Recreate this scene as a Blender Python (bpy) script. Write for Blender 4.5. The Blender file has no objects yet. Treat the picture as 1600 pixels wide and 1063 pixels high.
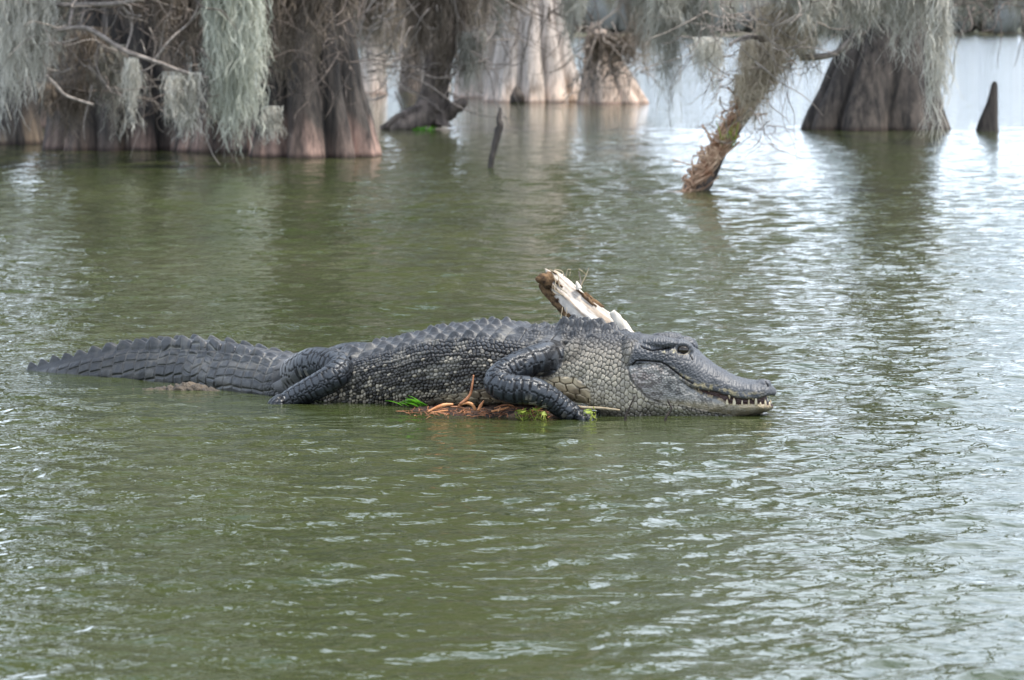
import bpy, math
import numpy as np
from mathutils import Vector

# ------------------------------------------------------------------ camera, sky, sun, exposure
S = bpy.context.scene
F, HC, HOR = 5333.0, 1.346, 45.0          # focal length in photo pixels, camera height, photo row of the horizon
cam_data = bpy.data.cameras.new('camera')
cam = bpy.data.objects.new('camera', cam_data)
S.collection.objects.link(cam)
cam.location = (0, 0, HC)
cam.rotation_euler = (math.radians(90), 0, 0)
cam_data.sensor_width = 36
cam_data.lens = 120
cam_data.shift_y = -(531.5 - HOR) / 1600
cam_data.clip_start = 0.1
cam_data.clip_end = 6000
cam_data.dof.use_dof = True
cam_data.dof.focus_distance = 11.85
cam_data.dof.aperture_fstop = 8.0
S.camera = cam

SUN_EL, SUN_AZ = 66.0, 104.0              # azimuth clockwise from +Y
world = bpy.data.worlds.new('World')
S.world = world
world.use_nodes = True
wn, wl = world.node_tree.nodes, world.node_tree.links
wn.clear()
def wnode(t, **k):
    n = wn.new(t)
    for a, b in k.items(): setattr(n, a, b)
    return n
sky = wnode('ShaderNodeTexSky', sky_type='NISHITA', sun_disc=False)
sky.sun_elevation = math.radians(SUN_EL); sky.sun_rotation = math.radians(SUN_AZ)
sky.air_density = 1.0; sky.dust_density = 1.5
tc = wnode('ShaderNodeTexCoord')
mp = wnode('ShaderNodeMapping'); mp.inputs['Scale'].default_value = (1, 1, 2.2)
nz = wnode('ShaderNodeTexNoise'); nz.inputs['Scale'].default_value = 2.6; nz.inputs['Detail'].default_value = 6; nz.inputs['Roughness'].default_value = .55
ramp = wnode('ShaderNodeValToRGB')
ramp.color_ramp.elements[0].position = .44; ramp.color_ramp.elements[0].color = (0.04, .04, .04, 1)
ramp.color_ramp.elements[1].position = .56; ramp.color_ramp.elements[1].color = (1, 1, 1, 1)
mix = wnode('ShaderNodeMix', data_type='RGBA')
bg = wnode('ShaderNodeBackground'); bg.inputs['Strength'].default_value = .13
out = wnode('ShaderNodeOutputWorld')
wl.new(tc.outputs['Generated'], mp.inputs['Vector']); wl.new(mp.outputs['Vector'], nz.inputs['Vector'])
sx_ = wnode('ShaderNodeSeparateXYZ'); wl.new(tc.outputs['Generated'], sx_.inputs[0])        # extra cloud added low in the unseen sky to brighten the water
hz = wnode('ShaderNodeMapRange'); wl.new(sx_.outputs['Z'], hz.inputs['Value'])
for a_, b_ in (('From Min', 0.), ('From Max', .55), ('To Min', .05), ('To Max', 0.)): hz.inputs[a_].default_value = b_
ad = wnode('ShaderNodeMath', operation='ADD'); wl.new(nz.outputs['Fac'], ad.inputs[0]); wl.new(hz.outputs[0], ad.inputs[1])
wl.new(ad.outputs[0], ramp.inputs['Fac']); wl.new(ramp.outputs['Color'], mix.inputs['Factor'])
wl.new(sky.outputs['Color'], mix.inputs['A']); mix.inputs['B'].default_value = (14.0, 16.0, 19.0, 1)
wl.new(mix.outputs['Result'], bg.inputs['Color']); wl.new(bg.outputs['Background'], out.inputs['Surface'])

sd = bpy.data.lights.new('sun', 'SUN'); sd.energy = 4.8; sd.angle = math.radians(2); sd.color = (1, .95, .87)
so = bpy.data.objects.new('sun', sd); S.collection.objects.link(so)
_el, _az = math.radians(SUN_EL), math.radians(SUN_AZ)
sdir = Vector((math.sin(_az) * math.cos(_el), math.cos(_az) * math.cos(_el), math.sin(_el)))
so.rotation_euler = sdir.to_track_quat('Z', 'Y').to_euler()
so.location = (0, 0, 30)
S.view_settings.view_transform = 'Standard'; S.view_settings.look = 'None'
S.view_settings.gamma = 1; S.view_settings.exposure = 0.36; S.view_settings.use_curve_mapping = False

# ------------------------------------------------------------------ helpers
def P(px, py, D):
    """a photo pixel at a distance, as a point of the place"""
    return np.array([(px - 800) / F * D, D, HC - (py - HOR) / F * D])
def Dw(py):                                # distance of the water surface seen at a photo row
    return HC * F / (py - HOR)
def smooth01(x): x = np.clip(x, 0, 1); return x * x * (3 - 2 * x)
def step(a, b, x): return smooth01((x - a) / (b - a))

def h2(ix, iy, seed):
    n = (ix.astype(np.int64) * 374761393 + iy.astype(np.int64) * 668265263 + seed * 974634777) & 0xffffffff
    n = ((n ^ (n >> 13)) * 1274126177) & 0xffffffff
    n = (n ^ (n >> 16)) & 0xffffffff
    n = (n * 2246822519) & 0xffffffff
    n = n ^ (n >> 15)
    return (n & 0xffffff) / float(0xffffff)
def vn(x, y, seed=0, period=None):
    x = np.asarray(x, float); y = np.asarray(y, float) + 0 * x; x = x + 0 * y
    ix, iy = np.floor(x), np.floor(y)
    fx, fy = x - ix, y - iy
    fx, fy = fx * fx * (3 - 2 * fx), fy * fy * (3 - 2 * fy)
    w = (lambda a: np.mod(a, period)) if period else (lambda a: a)
    a, b = h2(w(ix), iy, seed), h2(w(ix + 1), iy, seed)
    c, d = h2(w(ix), iy + 1, seed), h2(w(ix + 1), iy + 1, seed)
    return (a + (b - a) * fx) * (1 - fy) + (c + (d - c) * fx) * fy
def fbm(x, y, seed=0, o=4):
    s, a, t = 0, .5, 0
    for i in range(o):
        s = s + a * vn(x * 2 ** i, y * 2 ** i, seed + 17 * i); t += a; a *= .5
    return s / t
def voro(u, v, jit=.7, seed=0, hexa=True):
    """F1, F2 and a random id of a jittered (brick-offset) cell pattern"""
    iv = np.floor(v); f1 = np.full(u.shape, 9.); f2 = np.full(u.shape, 9.); cid = np.zeros(u.shape)
    for dv in (-1, 0, 1):
        r = iv + dv
        off = np.mod(r, 2) * .5 if hexa else 0
        iu = np.floor(u - off)
        for du in (-1, 0, 1):
            c = iu + du
            cx = c + off + .5 + (h2(c, r, seed) - .5) * jit
            cy = r + .5 + (h2(c, r, seed + 5) - .5) * jit
            d = np.hypot(u - cx, v - cy)
            near = d < f1
            f2 = np.where(near, f1, np.minimum(f2, d))
            cid = np.where(near, h2(c, r, seed + 9), cid)
            f1 = np.where(near, d, f1)
    return f1, f2, cid

def link(o): S.collection.objects.link(o); return o
def mesh(name, V, Fq, mat=None, parent=None, smooth=True, tris=None):
    V = np.asarray(V, np.float32)
    me = bpy.data.meshes.new(name)
    Fq = np.asarray(Fq, np.int32).reshape(-1, 4) if Fq is not None and len(Fq) else np.zeros((0, 4), np.int32)
    T = np.asarray(tris, np.int32).reshape(-1, 3) if tris is not None and len(tris) else np.zeros((0, 3), np.int32)
    me.vertices.add(len(V)); me.vertices.foreach_set('co', V.ravel())
    loops = np.concatenate([Fq.ravel(), T.ravel()])
    me.loops.add(len(loops)); me.loops.foreach_set('vertex_index', loops)
    ls = np.concatenate([np.arange(len(Fq)) * 4, len(Fq) * 4 + np.arange(len(T)) * 3]).astype(np.int32)
    me.polygons.add(len(ls)); me.polygons.foreach_set('loop_start', ls)
    me.update(calc_edges=True); me.validate()
    if smooth: me.polygons.foreach_set('use_smooth', np.ones(len(me.polygons), bool))
    if mat: me.materials.append(mat)
    o = bpy.data.objects.new(name, me); link(o)
    if parent: o.parent = parent; o.matrix_parent_inverse.identity()
    return o
def colattr(o, C, name='Col'):
    a = o.data.color_attributes.new(name, 'FLOAT_COLOR', 'POINT')
    a.data.foreach_set('color', np.concatenate([C, np.ones((len(C), 1))], 1).astype(np.float32).ravel())
def tag(o, label=None, cat=None, group=None, kind=None):
    if label: o['label'] = label
    if cat: o['category'] = cat
    if group: o['group'] = group
    if kind: o['kind'] = kind
    return o
def empty(name, loc=(0, 0, 0), **k):
    o = bpy.data.objects.new(name, None); o.location = loc; o.empty_display_size = .1; link(o)
    return tag(o, **k)
def grid_faces(n, m, wrap=True, base=0):
    """n rings of m points"""
    i = np.arange(n - 1)[:, None]; j = np.arange(m if wrap else m - 1)[None, :]
    jn = (j + 1) % m
    f = np.stack([i * m + j, i * m + jn, (i + 1) * m + jn, (i + 1) * m + j], -1).reshape(-1, 4)
    return f + base
class MB:
    def __init__(s): s.V, s.Q, s.T, s.n = [], [], [], 0
    def add(s, V, Q=None, T=None):
        V = np.asarray(V, float)
        if Q is not None and len(Q): s.Q.append(np.asarray(Q) + s.n)
        if T is not None and len(T): s.T.append(np.asarray(T) + s.n)
        s.V.append(V); s.n += len(V)
    def rings(s, R):
        """closed tube from (n, m, 3) rings"""
        R = np.asarray(R); n, m, _ = R.shape
        V = np.concatenate([R.reshape(-1, 3), R[0].mean(0)[None], R[-1].mean(0)[None]])
        j = np.arange(m); jn = (j + 1) % m
        T = np.concatenate([np.stack([np.full(m, n * m), jn, j], 1), np.stack([np.full(m, n * m + 1), (n - 1) * m + j, (n - 1) * m + jn], 1)])
        s.add(V, grid_faces(n, m), T)
    def tube(s, pts, rad, m=8, sub=1, flat=None, seed=None, rough=0):
        pts = np.asarray(pts, float); rad = np.asarray(rad, float) * np.ones(len(pts))
        if sub > 1:
            t = np.linspace(0, len(pts) - 1, (len(pts) - 1) * sub + 1)
            pts, rad = cr(pts, t), np.interp(t, np.arange(len(rad)), rad)
        n = len(pts)
        tg = np.gradient(pts, axis=0); tg /= np.linalg.norm(tg, axis=1)[:, None] + 1e-9
        ref = np.array([0, 0, 1.]) if abs(tg[:, 2]).mean() < .8 else np.array([0, 1., 0])
        a = np.cross(tg, ref); a /= np.linalg.norm(a, axis=1)[:, None] + 1e-9
        b = np.cross(a, tg)
        th = np.linspace(0, 2 * np.pi, m, endpoint=False)
        rr = rad[:, None] * np.ones(m)
        if rough:
            rr = rr * (1 + rough * (vn(np.tile(th * m / 6.283 * .7, (n, 1)), np.arange(n)[:, None] * .5 + 0 * th, seed or 0) - .5))
        R = pts[:, None] + rr[..., None] * (np.cos(th)[None, :, None] * a[:, None] + np.sin(th)[None, :, None] * b[:, None] * (flat or 1))
        s.rings(R)
    def build(s, name, mat=None, parent=None, smooth=True):
        return mesh(name, np.concatenate(s.V), np.concatenate(s.Q) if s.Q else None, mat, parent, smooth, np.concatenate(s.T) if s.T else None)
def cr(p, t):
    """Catmull-Rom through p at parameters t"""
    p = np.asarray(p, float); n = len(p)
    i = np.clip(np.floor(t).astype(int), 0, n - 2); u = (t - i)[:, None]
    p0, p1, p2, p3 = p[np.clip(i - 1, 0, n - 1)], p[i], p[i + 1], p[np.clip(i + 2, 0, n - 1)]
    return .5 * (2 * p1 + (p2 - p0) * u + (2 * p0 - 5 * p1 + 4 * p2 - p3) * u ** 2 + (3 * p1 - p0 - 3 * p2 + p3) * u ** 3)

# ------------------------------------------------------------------ materials
def new_mat(name):
    m = bpy.data.materials.new(name); m.use_nodes = True
    nt = m.node_tree; b = nt.nodes['Principled BSDF']
    return m, nt, b
def nn(nt, t, ins=None, **k):
    n = nt.nodes.new(t)
    for a, v in k.items(): setattr(n, a, v)
    for a, v in (ins or {}).items():
        if hasattr(v, 'is_output') or isinstance(v, bpy.types.NodeSocket): nt.links.new(v, n.inputs[a])
        else: n.inputs[a].default_value = v
    return n
def rgb(c): return (*c, 1)
def noise_mat(name, c1, c2, scale=(8, 8, 8), rough=.85, lo=.35, hi=.65, bump=.3, bdist=.01, c3=None, fine=1., spec=.3, attr=False, translucent=0):
    m, nt, b = new_mat(name)
    t = nn(nt, 'ShaderNodeTexCoord')
    mpn = nn(nt, 'ShaderNodeMapping', {'Vector': t.outputs['Object'], 'Scale': scale})
    n1 = nn(nt, 'ShaderNodeTexNoise', {'Vector': mpn.outputs['Vector'], 'Scale': 1., 'Detail': 8., 'Roughness': .62})
    r = nn(nt, 'ShaderNodeValToRGB', {'Fac': n1.outputs['Fac']})
    e = r.color_ramp.elements
    e[0].position, e[0].color, e[1].position, e[1].color = lo, rgb(c1), hi, rgb(c2)
    if c3: x = r.color_ramp.elements.new((lo + hi) / 2); x.color = rgb(c3)
    col = r.outputs['Color']
    if attr:
        a = nn(nt, 'ShaderNodeVertexColor', layer_name='Col')
        mx = nn(nt, 'ShaderNodeMix', {'Factor': 1., 'A': col, 'B': a.outputs['Color']}, data_type='RGBA', blend_type='MULTIPLY')
        col = mx.outputs['Result']
    nt.links.new(col, b.inputs['Base Color'])
    b.inputs['Roughness'].default_value = rough
    b.inputs['Specular IOR Level'].default_value = spec
    n2 = nn(nt, 'ShaderNodeTexNoise', {'Vector': mpn.outputs['Vector'], 'Scale': 3.1 * fine, 'Detail': 6., 'Roughness': .6})
    bp = nn(nt, 'ShaderNodeBump', {'Height': n2.outputs['Fac'], 'Strength': bump, 'Distance': bdist})
    nt.links.new(bp.outputs['Normal'], b.inputs['Normal'])
    if translucent:
        tr = nn(nt, 'ShaderNodeBsdfTranslucent', {'Color': col})
        ms = nn(nt, 'ShaderNodeMixShader', {0: translucent, 1: b.outputs['BSDF'], 2: tr.outputs['BSDF']})
        nt.links.new(ms.outputs[0], nt.nodes['Material Output'].inputs['Surface'])
    return m

M = {}
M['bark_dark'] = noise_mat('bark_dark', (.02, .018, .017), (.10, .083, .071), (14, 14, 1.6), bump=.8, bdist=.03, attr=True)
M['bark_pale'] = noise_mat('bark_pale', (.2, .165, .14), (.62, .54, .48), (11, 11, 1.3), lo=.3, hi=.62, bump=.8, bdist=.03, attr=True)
M['bark_mid'] = noise_mat('bark_mid', (.05, .04, .034), (.2, .16, .135), (12, 12, 1.5), bump=.8, bdist=.03, attr=True)
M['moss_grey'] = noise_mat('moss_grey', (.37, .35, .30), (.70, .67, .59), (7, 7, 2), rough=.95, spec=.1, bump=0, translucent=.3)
M['moss_green'] = noise_mat('moss_green', (.36, .365, .29), (.70, .70, .60), (7, 7, 2), rough=.95, spec=.1, bump=0, translucent=.3)
M['moss_brown'] = noise_mat('moss_brown', (.1, .08, .06), (.33, .27, .215), (7, 7, 2), rough=.95, spec=.1, bump=0, translucent=.25)
M['moss_beige'] = noise_mat('moss_beige', (.2, .16, .125), (.56, .48, .39), (7, 7, 2), rough=.95, spec=.1, bump=0, translucent=.3)
M['moss_straw'] = noise_mat('moss_straw', (.34, .28, .21), (.72, .63, .49), (7, 7, 2), rough=.95, spec=.1, bump=0, translucent=.3)
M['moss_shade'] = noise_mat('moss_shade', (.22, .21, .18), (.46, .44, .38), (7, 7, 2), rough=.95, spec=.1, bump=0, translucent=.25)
M['twig'] = noise_mat('twig', (.12, .1, .085), (.34, .29, .25), (20, 20, 20), rough=.8)
M['crown'] = noise_mat('crown', (.06, .06, .036), (.17, .155, .10), (3, 3, 3), rough=.8, bump=0, translucent=.25)
M['deadwood'] = noise_mat('deadwood', (.36, .3, .24), (.62, .56, .48), (60, 60, 9), lo=.25, hi=.5, rough=.75, bump=.35, bdist=.006)
M['deadbark'] = noise_mat('deadbark', (.03, .018, .01), (.2, .12, .06), (60, 60, 60), rough=.95, bump=.9, bdist=.008)
M['straw'] = noise_mat('straw', (.24, .18, .11), (.46, .38, .26), (30, 30, 30), rough=.7, bump=0)
M['root'] = noise_mat('root', (.34, .12, .04), (.58, .29, .13), (40, 40, 40), rough=.5, bump=.2, bdist=.003)
M['root_brown'] = noise_mat('root_brown', (.16, .06, .025), (.34, .15, .07), (40, 40, 40), rough=.5, bump=.2, bdist=.003)
M['grass'] = noise_mat('grass', (.05, .2, .012), (.16, .42, .03), (25, 25, 25), rough=.4, bump=0, translucent=.35)
M['grass_yellow'] = noise_mat('grass_yellow', (.16, .24, .03), (.4, .42, .08), (25, 25, 25), rough=.5, bump=0, translucent=.3)
M['debris'] = noise_mat('debris', (.012, .008, .006), (.07, .036, .022), (45, 45, 45), lo=.32, hi=.72, rough=.6, bump=1, bdist=.012)
M['wetlog'] = noise_mat('wetlog', (.022, .018, .014), (.12, .09, .06), (16, 30, 30), lo=.3, hi=.66, rough=.45, bump=.8, bdist=.012)
M['darktwig'] = noise_mat('darktwig', (.02, .015, .012), (.06, .045, .035), (60, 60, 60), rough=.6)
M['far_wood'] = noise_mat('far_wood', (.16, .16, .155), (.27, .27, .26), (.12, .12, .05), rough=.95, bump=0)
M['far_ground'] = noise_mat('far_ground', (.07, .07, .05), (.12, .12, .08), (.05, .05, .05), rough=.95, bump=0)

def water_mat():
    m, nt, b = new_mat('lake_water')
    t = nn(nt, 'ShaderNodeTexCoord')
    n0 = nn(nt, 'ShaderNodeTexNoise', {'Vector': t.outputs['Object'], 'Scale': .35, 'Detail': 3.})
    r = nn(nt, 'ShaderNodeValToRGB', {'Fac': n0.outputs['Fac']})
    e = r.color_ramp.elements
    e[0].position, e[0].color, e[1].position, e[1].color = .3, (.030, .040, .012, 1), .7, (.046, .054, .020, 1)
    nt.links.new(r.outputs['Color'], b.inputs['Base Color'])
    b.inputs['Roughness'].default_value = .03
    b.inputs['IOR'].default_value = 1.33
    m1 = nn(nt, 'ShaderNodeMapping', {'Vector': t.outputs['Object'], 'Scale': (9, 13, 1), 'Rotation': (0, 0, .12)})
    a = nn(nt, 'ShaderNodeTexNoise', {'Vector': m1.outputs['Vector'], 'Scale': 1., 'Detail': 2., 'Roughness': .5, 'Distortion': .4})
    m2 = nn(nt, 'ShaderNodeMapping', {'Vector': t.outputs['Object'], 'Scale': (22, 32, 1), 'Rotation': (0, 0, -.2)})
    c = nn(nt, 'ShaderNodeTexNoise', {'Vector': m2.outputs['Vector'], 'Scale': 1., 'Detail': 2., 'Roughness': .5})
    b1 = nn(nt, 'ShaderNodeBump', {'Height': a.outputs['Fac'], 'Strength': 1., 'Distance': .0075})
    b2 = nn(nt, 'ShaderNodeBump', {'Height': c.outputs['Fac'], 'Strength': 1., 'Distance': .0018, 'Normal': b1.outputs['Normal']})
    nt.links.new(b2.outputs['Normal'], b.inputs['Normal'])
    return m
M['water'] = water_mat()

# ------------------------------------------------------------------ water
def make_water():
    rng = np.random.RandomState(4)
    rows = [6.0]
    while rows[-1] < 56: rows.append(rows[-1] * 1.002)
    rows = np.array([-3000, -300, -40, -5, 2, 4.5] + rows + [62, 75, 100, 130, 200, 400, 900, 2000, 4000])
    core = np.linspace(-1, 1, 560)
    u = np.concatenate([[-60, -20, -7, -3, -1.6], core, [1.6, 3, 7, 20, 60]])
    X = u[None, :] * (1.4 + .172 * np.clip(rows, 0, 120))[:, None]
    Y = rows[:, None] + 0 * X
    Z = np.zeros_like(X)
    Dl = np.clip(Y, 5.2, None)
    spac = np.maximum(.0020 * Dl, (1.4 + .172 * Dl) * 2 / 560)
    fade = np.where((Y > 5) & (Y < 56), 1., 0) * (np.abs(u)[None, :] <= 1) * step(55, 30, Y) * step(5.9, 6.3, Y)
    gust = .45 + 1.1 * fbm(X * .7 + 40, Y * .3 + 11, 3, 3)
    for k in range(84):
        lam = .06 * (8.5 ** rng.rand()); kk = 2 * np.pi / lam
        th = np.radians(-90 + 12 + rng.randn() * 42)
        sl = .0185 * (.6 if lam > .33 else 1)
        vis = np.clip((lam / spac - 2.4) / 2.2, 0, 1)
        Z += sl / kk * np.sin(kk * (X * np.cos(th) + Y * np.sin(th)) + rng.rand() * 6.283 + 1.3 * vn(X * .9, Y * .6, 50 + k)) * vis
    # calmer water against the animal and its mat
    gx, gy = np.array([-1.9, -1.2, -.6, 0, .5, .95]), np.array([13.3, 12.9, 12.5, 12.2, 12.0, 11.9])
    dist = np.hypot((Y - np.interp(X, gx, gy)) * .6, np.maximum(0, np.maximum(X - 1.0, -2.0 - X)))
    glint_spots = [(880, 692, 40), (958, 677, 45), (1050, 704, 50), (1285, 747, 130), (865, 786, 75), (1048, 781, 62), (952, 800, 48), (1035, 805, 56), (1120, 840, 80), (1275, 855, 92), (830, 853, 105), (910, 879, 60), (915, 916, 46), (1350, 914, 80), (1320, 928, 100), (1450, 936, 120),
          (1215, 969, 54), (75, 889, 110), (1145, 757, 45), (1220, 790, 44), (1165, 860, 40), (1335, 811, 30), (855, 883, 26), (805, 921, 30), (1470, 953, 60), (1140, 1000, 44), (1550, 700, 60), (1085, 674, 60), (1225, 687, 36), (640, 668, 40), (560, 720, 34), (700, 760, 44), (520, 980, 60), (300, 1010, 60), (1380, 1020, 80), (60, 740, 24), (140, 830, 30), (1405, 620, 70)]
    bump, calm = 0, 0  # facets tilted at the camera, shaped to put sky glints at set spots
    for x_, y_, w_ in glint_spots:
        d_ = Dw(y_); cx = (x_ - 800) / F * d_; sx = w_ * .36 * d_ / F; sy = 6.5 * d_ * d_ / (HC * F) * .75
        g = np.exp(-(((X - cx) / sx) ** 2 + ((Y - d_) / sy) ** 2))
        bump = bump + .2 * (Y - d_) * g; calm = np.maximum(calm, g)
    Z *= 1 - .85 * np.clip(calm * 1.3, 0, 1)
    Z += bump * (np.abs(u)[None, :] <= 1)
    Z *= fade * (gust + (1 - gust) * np.clip(calm * 1.3, 0, 1)) * (.35 + .65 * step(.15, .6, dist))
    V = np.stack([X, Y, Z], -1).reshape(-1, 3)
    o = mesh('lake_water', V, grid_faces(len(rows), len(u), wrap=False), M['water'])
    tag(o, kind='structure')
make_water()

# ------------------------------------------------------------------ far shore
def far_shore():
    mb = MB()
    xs = np.linspace(-1500, 1500, 60)
    r0 = np.stack([xs, 690 + 0 * xs + 12 * np.sin(xs / 90), -1 + 0 * xs], 1)
    r1 = r0 + [0, 6, 1.4]; r2 = r0 + [0, 500, 3]
    mb.add(np.concatenate([r0, r1, r2]), grid_faces(3, 60, wrap=False))
    tag(mb.build('far_shore', M['far_ground']), kind='structure')
    rng = np.random.RandomState(12)
    n = 900
    X = rng.uniform(-420, 420, n); Y = 700 + rng.rand(n) ** 1.5 * 70; H = rng.uniform(11, 20, n)
    mb = MB()
    for i in range(n):
        k = 5; m = 6
        th = np.linspace(0, 6.283, m, endpoint=False) + rng.rand()
        zz = np.array([.05, .3, .6, .85, 1.]) * H[i]
        rr = np.array([1.6, 2.6, 2.9, 2.0, .4]) * rng.uniform(.8, 1.3)
        R = np.stack([X[i] + rr[:, None] * np.cos(th) * rng.uniform(.7, 1.3, (k, m)), Y[i] + rr[:, None] * np.sin(th) * rng.uniform(.7, 1.3, (k, m)), zz[:, None] + rng.uniform(-.8, .8, (k, m))], -1)
        mb.rings(R)
    tag(mb.build('far_forest', M['far_wood'], smooth=False), 'grey far-off wood along the opposite shore', 'far wood', kind='stuff')
far_shore()

# ------------------------------------------------------------------ moss and twig builders
def ribbons(A, L, W, amp, K, rng, drift=None, taper=.75):
    """thin hanging strands: anchors A (n,3), lengths L, widths W"""
    n = len(A); t = np.linspace(0, 1, K + 1)[None, :]
    f1, f2, p1, p2 = rng.uniform(.5, 1.6, (n, 1)), rng.uniform(.5, 1.6, (n, 1)), rng.uniform(0, 6.28, (n, 1)), rng.uniform(0, 6.28, (n, 1))
    am = (amp * rng.uniform(.3, 1.2, n))[:, None]
    dx = am * (np.sin(6.28 * f1 * t + p1) - np.sin(p1)) * t ** .6
    dy = am * (np.sin(6.28 * f2 * t + p2) - np.sin(p2)) * t ** .6
    g1, g2 = rng.uniform(3, 7, (n, 1)), rng.uniform(3, 7, (n, 1))      # small curls
    dx = dx + .28 * am * np.sin(6.28 * g1 * t + p2) * t ** .4; dy = dy + .28 * am * np.sin(6.28 * g2 * t + p1) * t ** .4
    if drift is not None:
        dx = dx + drift[:, :1] * t; dy = dy + drift[:, 1:2] * t
    C = np.stack([A[:, :1] + dx, A[:, 1:2] + dy, A[:, 2:3] - L[:, None] * t], -1)
    yaw = rng.uniform(0, 6.28, (n, 1)) + 2.5 * t * rng.uniform(-1, 1, (n, 1))
    w = (W[:, None] * (1 - taper * t) * .5)
    d = np.stack([np.cos(yaw) * w, np.sin(yaw) * w, 0 * w], -1)
    V = np.stack([C - d, C + d], 2)                      # n,K+1,2,3
    base = (np.arange(n) * (K + 1) * 2)[:, None] + (np.arange(K) * 2)[None, :]
    Q = np.stack([base, base + 1, base + 3, base + 2], -1).reshape(-1, 4)
    return V.reshape(-1, 3), Q, C
def moss_geo(mb, A, L, w, rng, curls=4, amp=.05, K=6):
    V, Q, C = ribbons(A, L, w * rng.uniform(.6, 1.4, len(A)), amp, K, rng)
    mb.add(V, Q)
    n = len(A) * curls
    i = rng.randint(0, len(A), n); t = rng.rand(n) * K
    k = np.clip(t.astype(int), 0, K - 1); f = (t - k)[:, None]
    B = C[i, k] * (1 - f) + C[i, k + 1] * f
    l2 = np.clip(L[i] * rng.uniform(.06, .22, n), .03, .35)
    V, Q, _ = ribbons(B, l2, w * rng.uniform(.4, 1., n), amp * .7, 3, rng, drift=rng.randn(n, 2) * l2[:, None] * .45)
    mb.add(V, Q)

MOSS_N = 0
def moss(px, D, y0, y1, wpx, n0, mat, label, group='spanish moss hanging from the cypresses', strand=.011, name='spanish_moss', curls=5, shape=.6, zig=None):
    """a hanging beard of moss between two photo rows"""
    global MOSS_N
    MOSS_N += 1; n = int(n0 * 1.7)
    rng = np.random.RandomState(100 + MOSS_N)
    top, bot = P(px, y0, D), P(px, y1, D)
    H = top[2] - bot[2]; wd = wpx * D / F
    mb = MB()
    nb = max(2, int(n / 26))                                     # smaller beards
    bx = rng.uniform(-.5, .5, nb) * wd; by = rng.uniform(-.5, .5, nb) * max(wd, .25)
    bl = H * (1 - shape * np.abs(bx / wd * 2) ** 1.2 * rng.uniform(.2, 1.1, nb)) * rng.uniform(.55, 1., nb)
    bl[np.argmin(np.abs(bx))] = H
    bz = -rng.uniform(0, .12, nb) * H
    j = rng.randint(0, nb, n)
    sp = np.minimum(.03 + .07 * wd, .07)
    A = np.stack([bx[j] + rng.randn(n) * sp, by[j] + rng.randn(n) * sp, bz[j]], 1)
    L = np.maximum(bl[j] + bz[j], .1 * H) * rng.uniform(.5, 1., n)
    # strands of one beard draw together towards its tip
    Vd = np.stack([(bx[j] - A[:, 0]) * .6, (by[j] - A[:, 1]) * .6], 1)
    V, Q, C = ribbons(A, L, strand * rng.uniform(.6, 1.5, n), .05 + .02 * H, 10, rng, drift=Vd)
    mb.add(V, Q)
    m = n * curls
    i = rng.randint(0, n, m); t = rng.rand(m) * 10; k = np.clip(t.astype(int), 0, 9); f = (t - k)[:, None]
    B = C[i, k] * (1 - f) + C[i, k + 1] * f
    l2 = rng.uniform(.04, .2, m) * (.6 + .4 * min(H, 1.5))
    V, Q, _ = ribbons(B, l2, strand * rng.uniform(.4, 1., m), .03, 3, rng, drift=rng.randn(m, 2) * l2[:, None] * .4)
    mb.add(V, Q)
    o = mb.build(name, M[mat])
    o.location = top
    return tag(o, label, 'hanging moss', group)

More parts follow.
